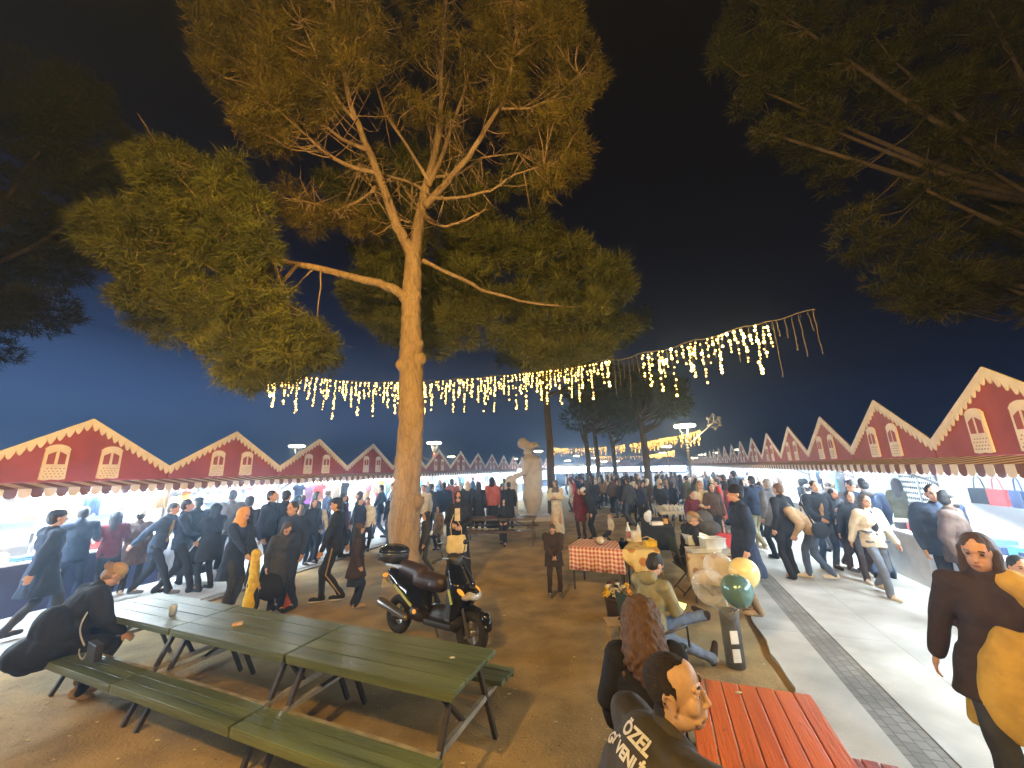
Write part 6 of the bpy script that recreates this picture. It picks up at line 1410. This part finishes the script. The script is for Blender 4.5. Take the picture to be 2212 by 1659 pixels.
# big white lit marquee at the far end of the square
p = V(1240, 1009, 52); t = thing('lit_marquee', 'blazing white food marquee at the far end of the square', 'marquee', (p.x, p.y, 0)); b = MB(); b.box((0, 0, 1.9), (7, .3, .8)); b.build('lit_front', mat('marquee_light', (1, 1, 1), emit=(.85, .93, 1), es=26), t, bevel=.05)
b = MB(); b.box((0, 1.6, 2.6), (8, 3.4, .25)); b.build('roof', M_awn_w, t)
for s in (-3.8, 3.8): b = MB(); b.box((s, 0, 1.25), (.15, .15, 2.5)); b.build('post', M_post, t)
for i, (x, Y) in enumerate(((1355, 56), (1310, 60), (1415, 50), (1450, 46))):
    p = V(x, 1005, Y); t = thing('far_booth', ['small lit booth behind the far trunks', 'farthest lit booth in the square', 'lit booth left of the nearest lamp pole', 'lit booth just behind the nearest lamp pole'][i], 'booth', (p.x, p.y, 0), 0, 'far lit booths'); b = MB(); b.box((0, 0, 1.75), (3.4, .2, .6)); b.build('lit_front', mat('booth_light', (1, 1, 1), emit=(.9, .95, 1), es=12), t, bevel=.03); b = MB(); b.prism([(-2, 2.2), (2, 2.2), (0, 3.2)], -.1, 2); b.build('roof', M_roof, t); b = MB(); b.box((0, .1, .6), (3.6, .6, 1.2)); b.build('counter', M_skW, t)

for k, sd in ((('R', 0), 'nearest whole right stall'), (('R', 1), 'second right stall'), (('R', 2), 'third right stall')):
    for i in range(11):
        b = MB(); c = ['black', 'navy', 'cream', 'red', 'teal', 'black', 'pink', 'navy', 'cream', 'blue', 'orange'][(i*3+k[1]) % 11]; h_ = random.uniform(.06, .17); b.box((0, 0, h_/2), (random.uniform(.12, .2), .2, h_)); b.box((0, -.103, h_*.5), (.08, .006, h_*.5))
        goods(b, 'boxed_goods', '%s box on the counter of the %s' % (c, sd), 'box', k, -1.25+.25*i, -.15+random.uniform(-.12, .12), .88, CM[c], 'boxes on the right counters', random.uniform(-.3, .3), .005)
for i, c in enumerate(['black', 'red', 'navy', 'cream', 'teal', 'black', 'pink']):
    b = MB(); b.box((0, 0, -.28), (.26, .1, .24)); b.tube([(-.08, 0, -.17), (-.05, 0, -.02), (0, 0, .04), (.05, 0, -.02), (.08, 0, -.17)], .01, 6)
    goods(b, 'hanging_handbag', '%s handbag hanging in the nearest whole right stall' % c if c != 'black' else '%s handbag hanging at the %s in the nearest whole right stall' % (c, 'left end' if i == 0 else 'right'), 'handbag', ('R', 0), -1.2+.36*i, .25, 1.86, CM[c], 'handbags hanging in the right stall', random.uniform(-.3, .3), .02)
shirt_cols = ['navy', 'cream', 'teal', 'black', 'lilac']
for i, c in enumerate(shirt_cols): goods(shirt_mb(.46, .55), 'hanging_shirt', '%s shirt on a hanger in the third right stall' % c, 'shirt', ('R', 2), -1.0+.5*i, .0, 1.9, CM[c], 'shirts hanging in the right stalls', random.uniform(-.2, .2), .004)
HZ = .0075  # fog volume added for its glow, standing in for veiling lens glare
if HZ:
    b = MB(); b.box((0, 150, 12), (330, 420, 27.2)); o = b.build('glare_haze', bpy.data.materials.new('glare_haze'), None); m = o.data.materials[0]; m.use_nodes = True
    n = m.node_tree; n.nodes.clear(); oo = n.nodes.new('ShaderNodeOutputMaterial'); pv = n.nodes.new('ShaderNodeVolumePrincipled')
    pv.inputs['Density'].default_value = HZ; pv.inputs['Color'].default_value = (.5, .72, 1, 1); pv.inputs['Anisotropy'].default_value = .78
    n.links.new(pv.outputs[0], oo.inputs['Volume']); tag(o, kind='stuff')
bake_all()
back_text(); scalp_hair()
WORD = {'black': 'black', 'navy': 'navy', 'dgrey': 'dark grey', 'brown': 'brown', 'grey': 'grey', 'maroon': 'dark red', 'cream': 'cream', 'denim': 'blue', 'tan': 'tan', 'olive': 'olive', 'red': 'red', 'white': 'white', 'khaki': 'light brown'}
PLACE = {'c': 'in the crowd between the far stall rows', 'r': 'in the crowd down the right path', 'l': 'in the crowd by the far left stalls'}
for k, p, src, i in COPIES:
    o = protos[i] if src is None else copy_tree(src)
    o.location = (p.x, p.y, 0); o.rotation_euler = (0, 0, random.uniform(0, 6.28)); s = random.uniform(.86, 1.04); o.scale = (s, s, s)
    c = random.choice(['black']*5+['navy']*4+['dgrey']*4+['brown']*2+['grey']*2+['maroon', 'cream', 'denim', 'tan', 'olive', 'red', 'white', 'khaki'])
    for ch in o.children:
        if ch.name.startswith(('jacket', 'coat')): ch.material_slots[0].link = 'OBJECT'; ch.material_slots[0].material = CL[c]
    o['label'] = 'distant person in a %s top %s' % (WORD[c], PLACE[k]); o['group'] = {'c': 'people milling between the far stall rows', 'r': 'people far down the right path', 'l': 'people by the far left stalls'}[k]
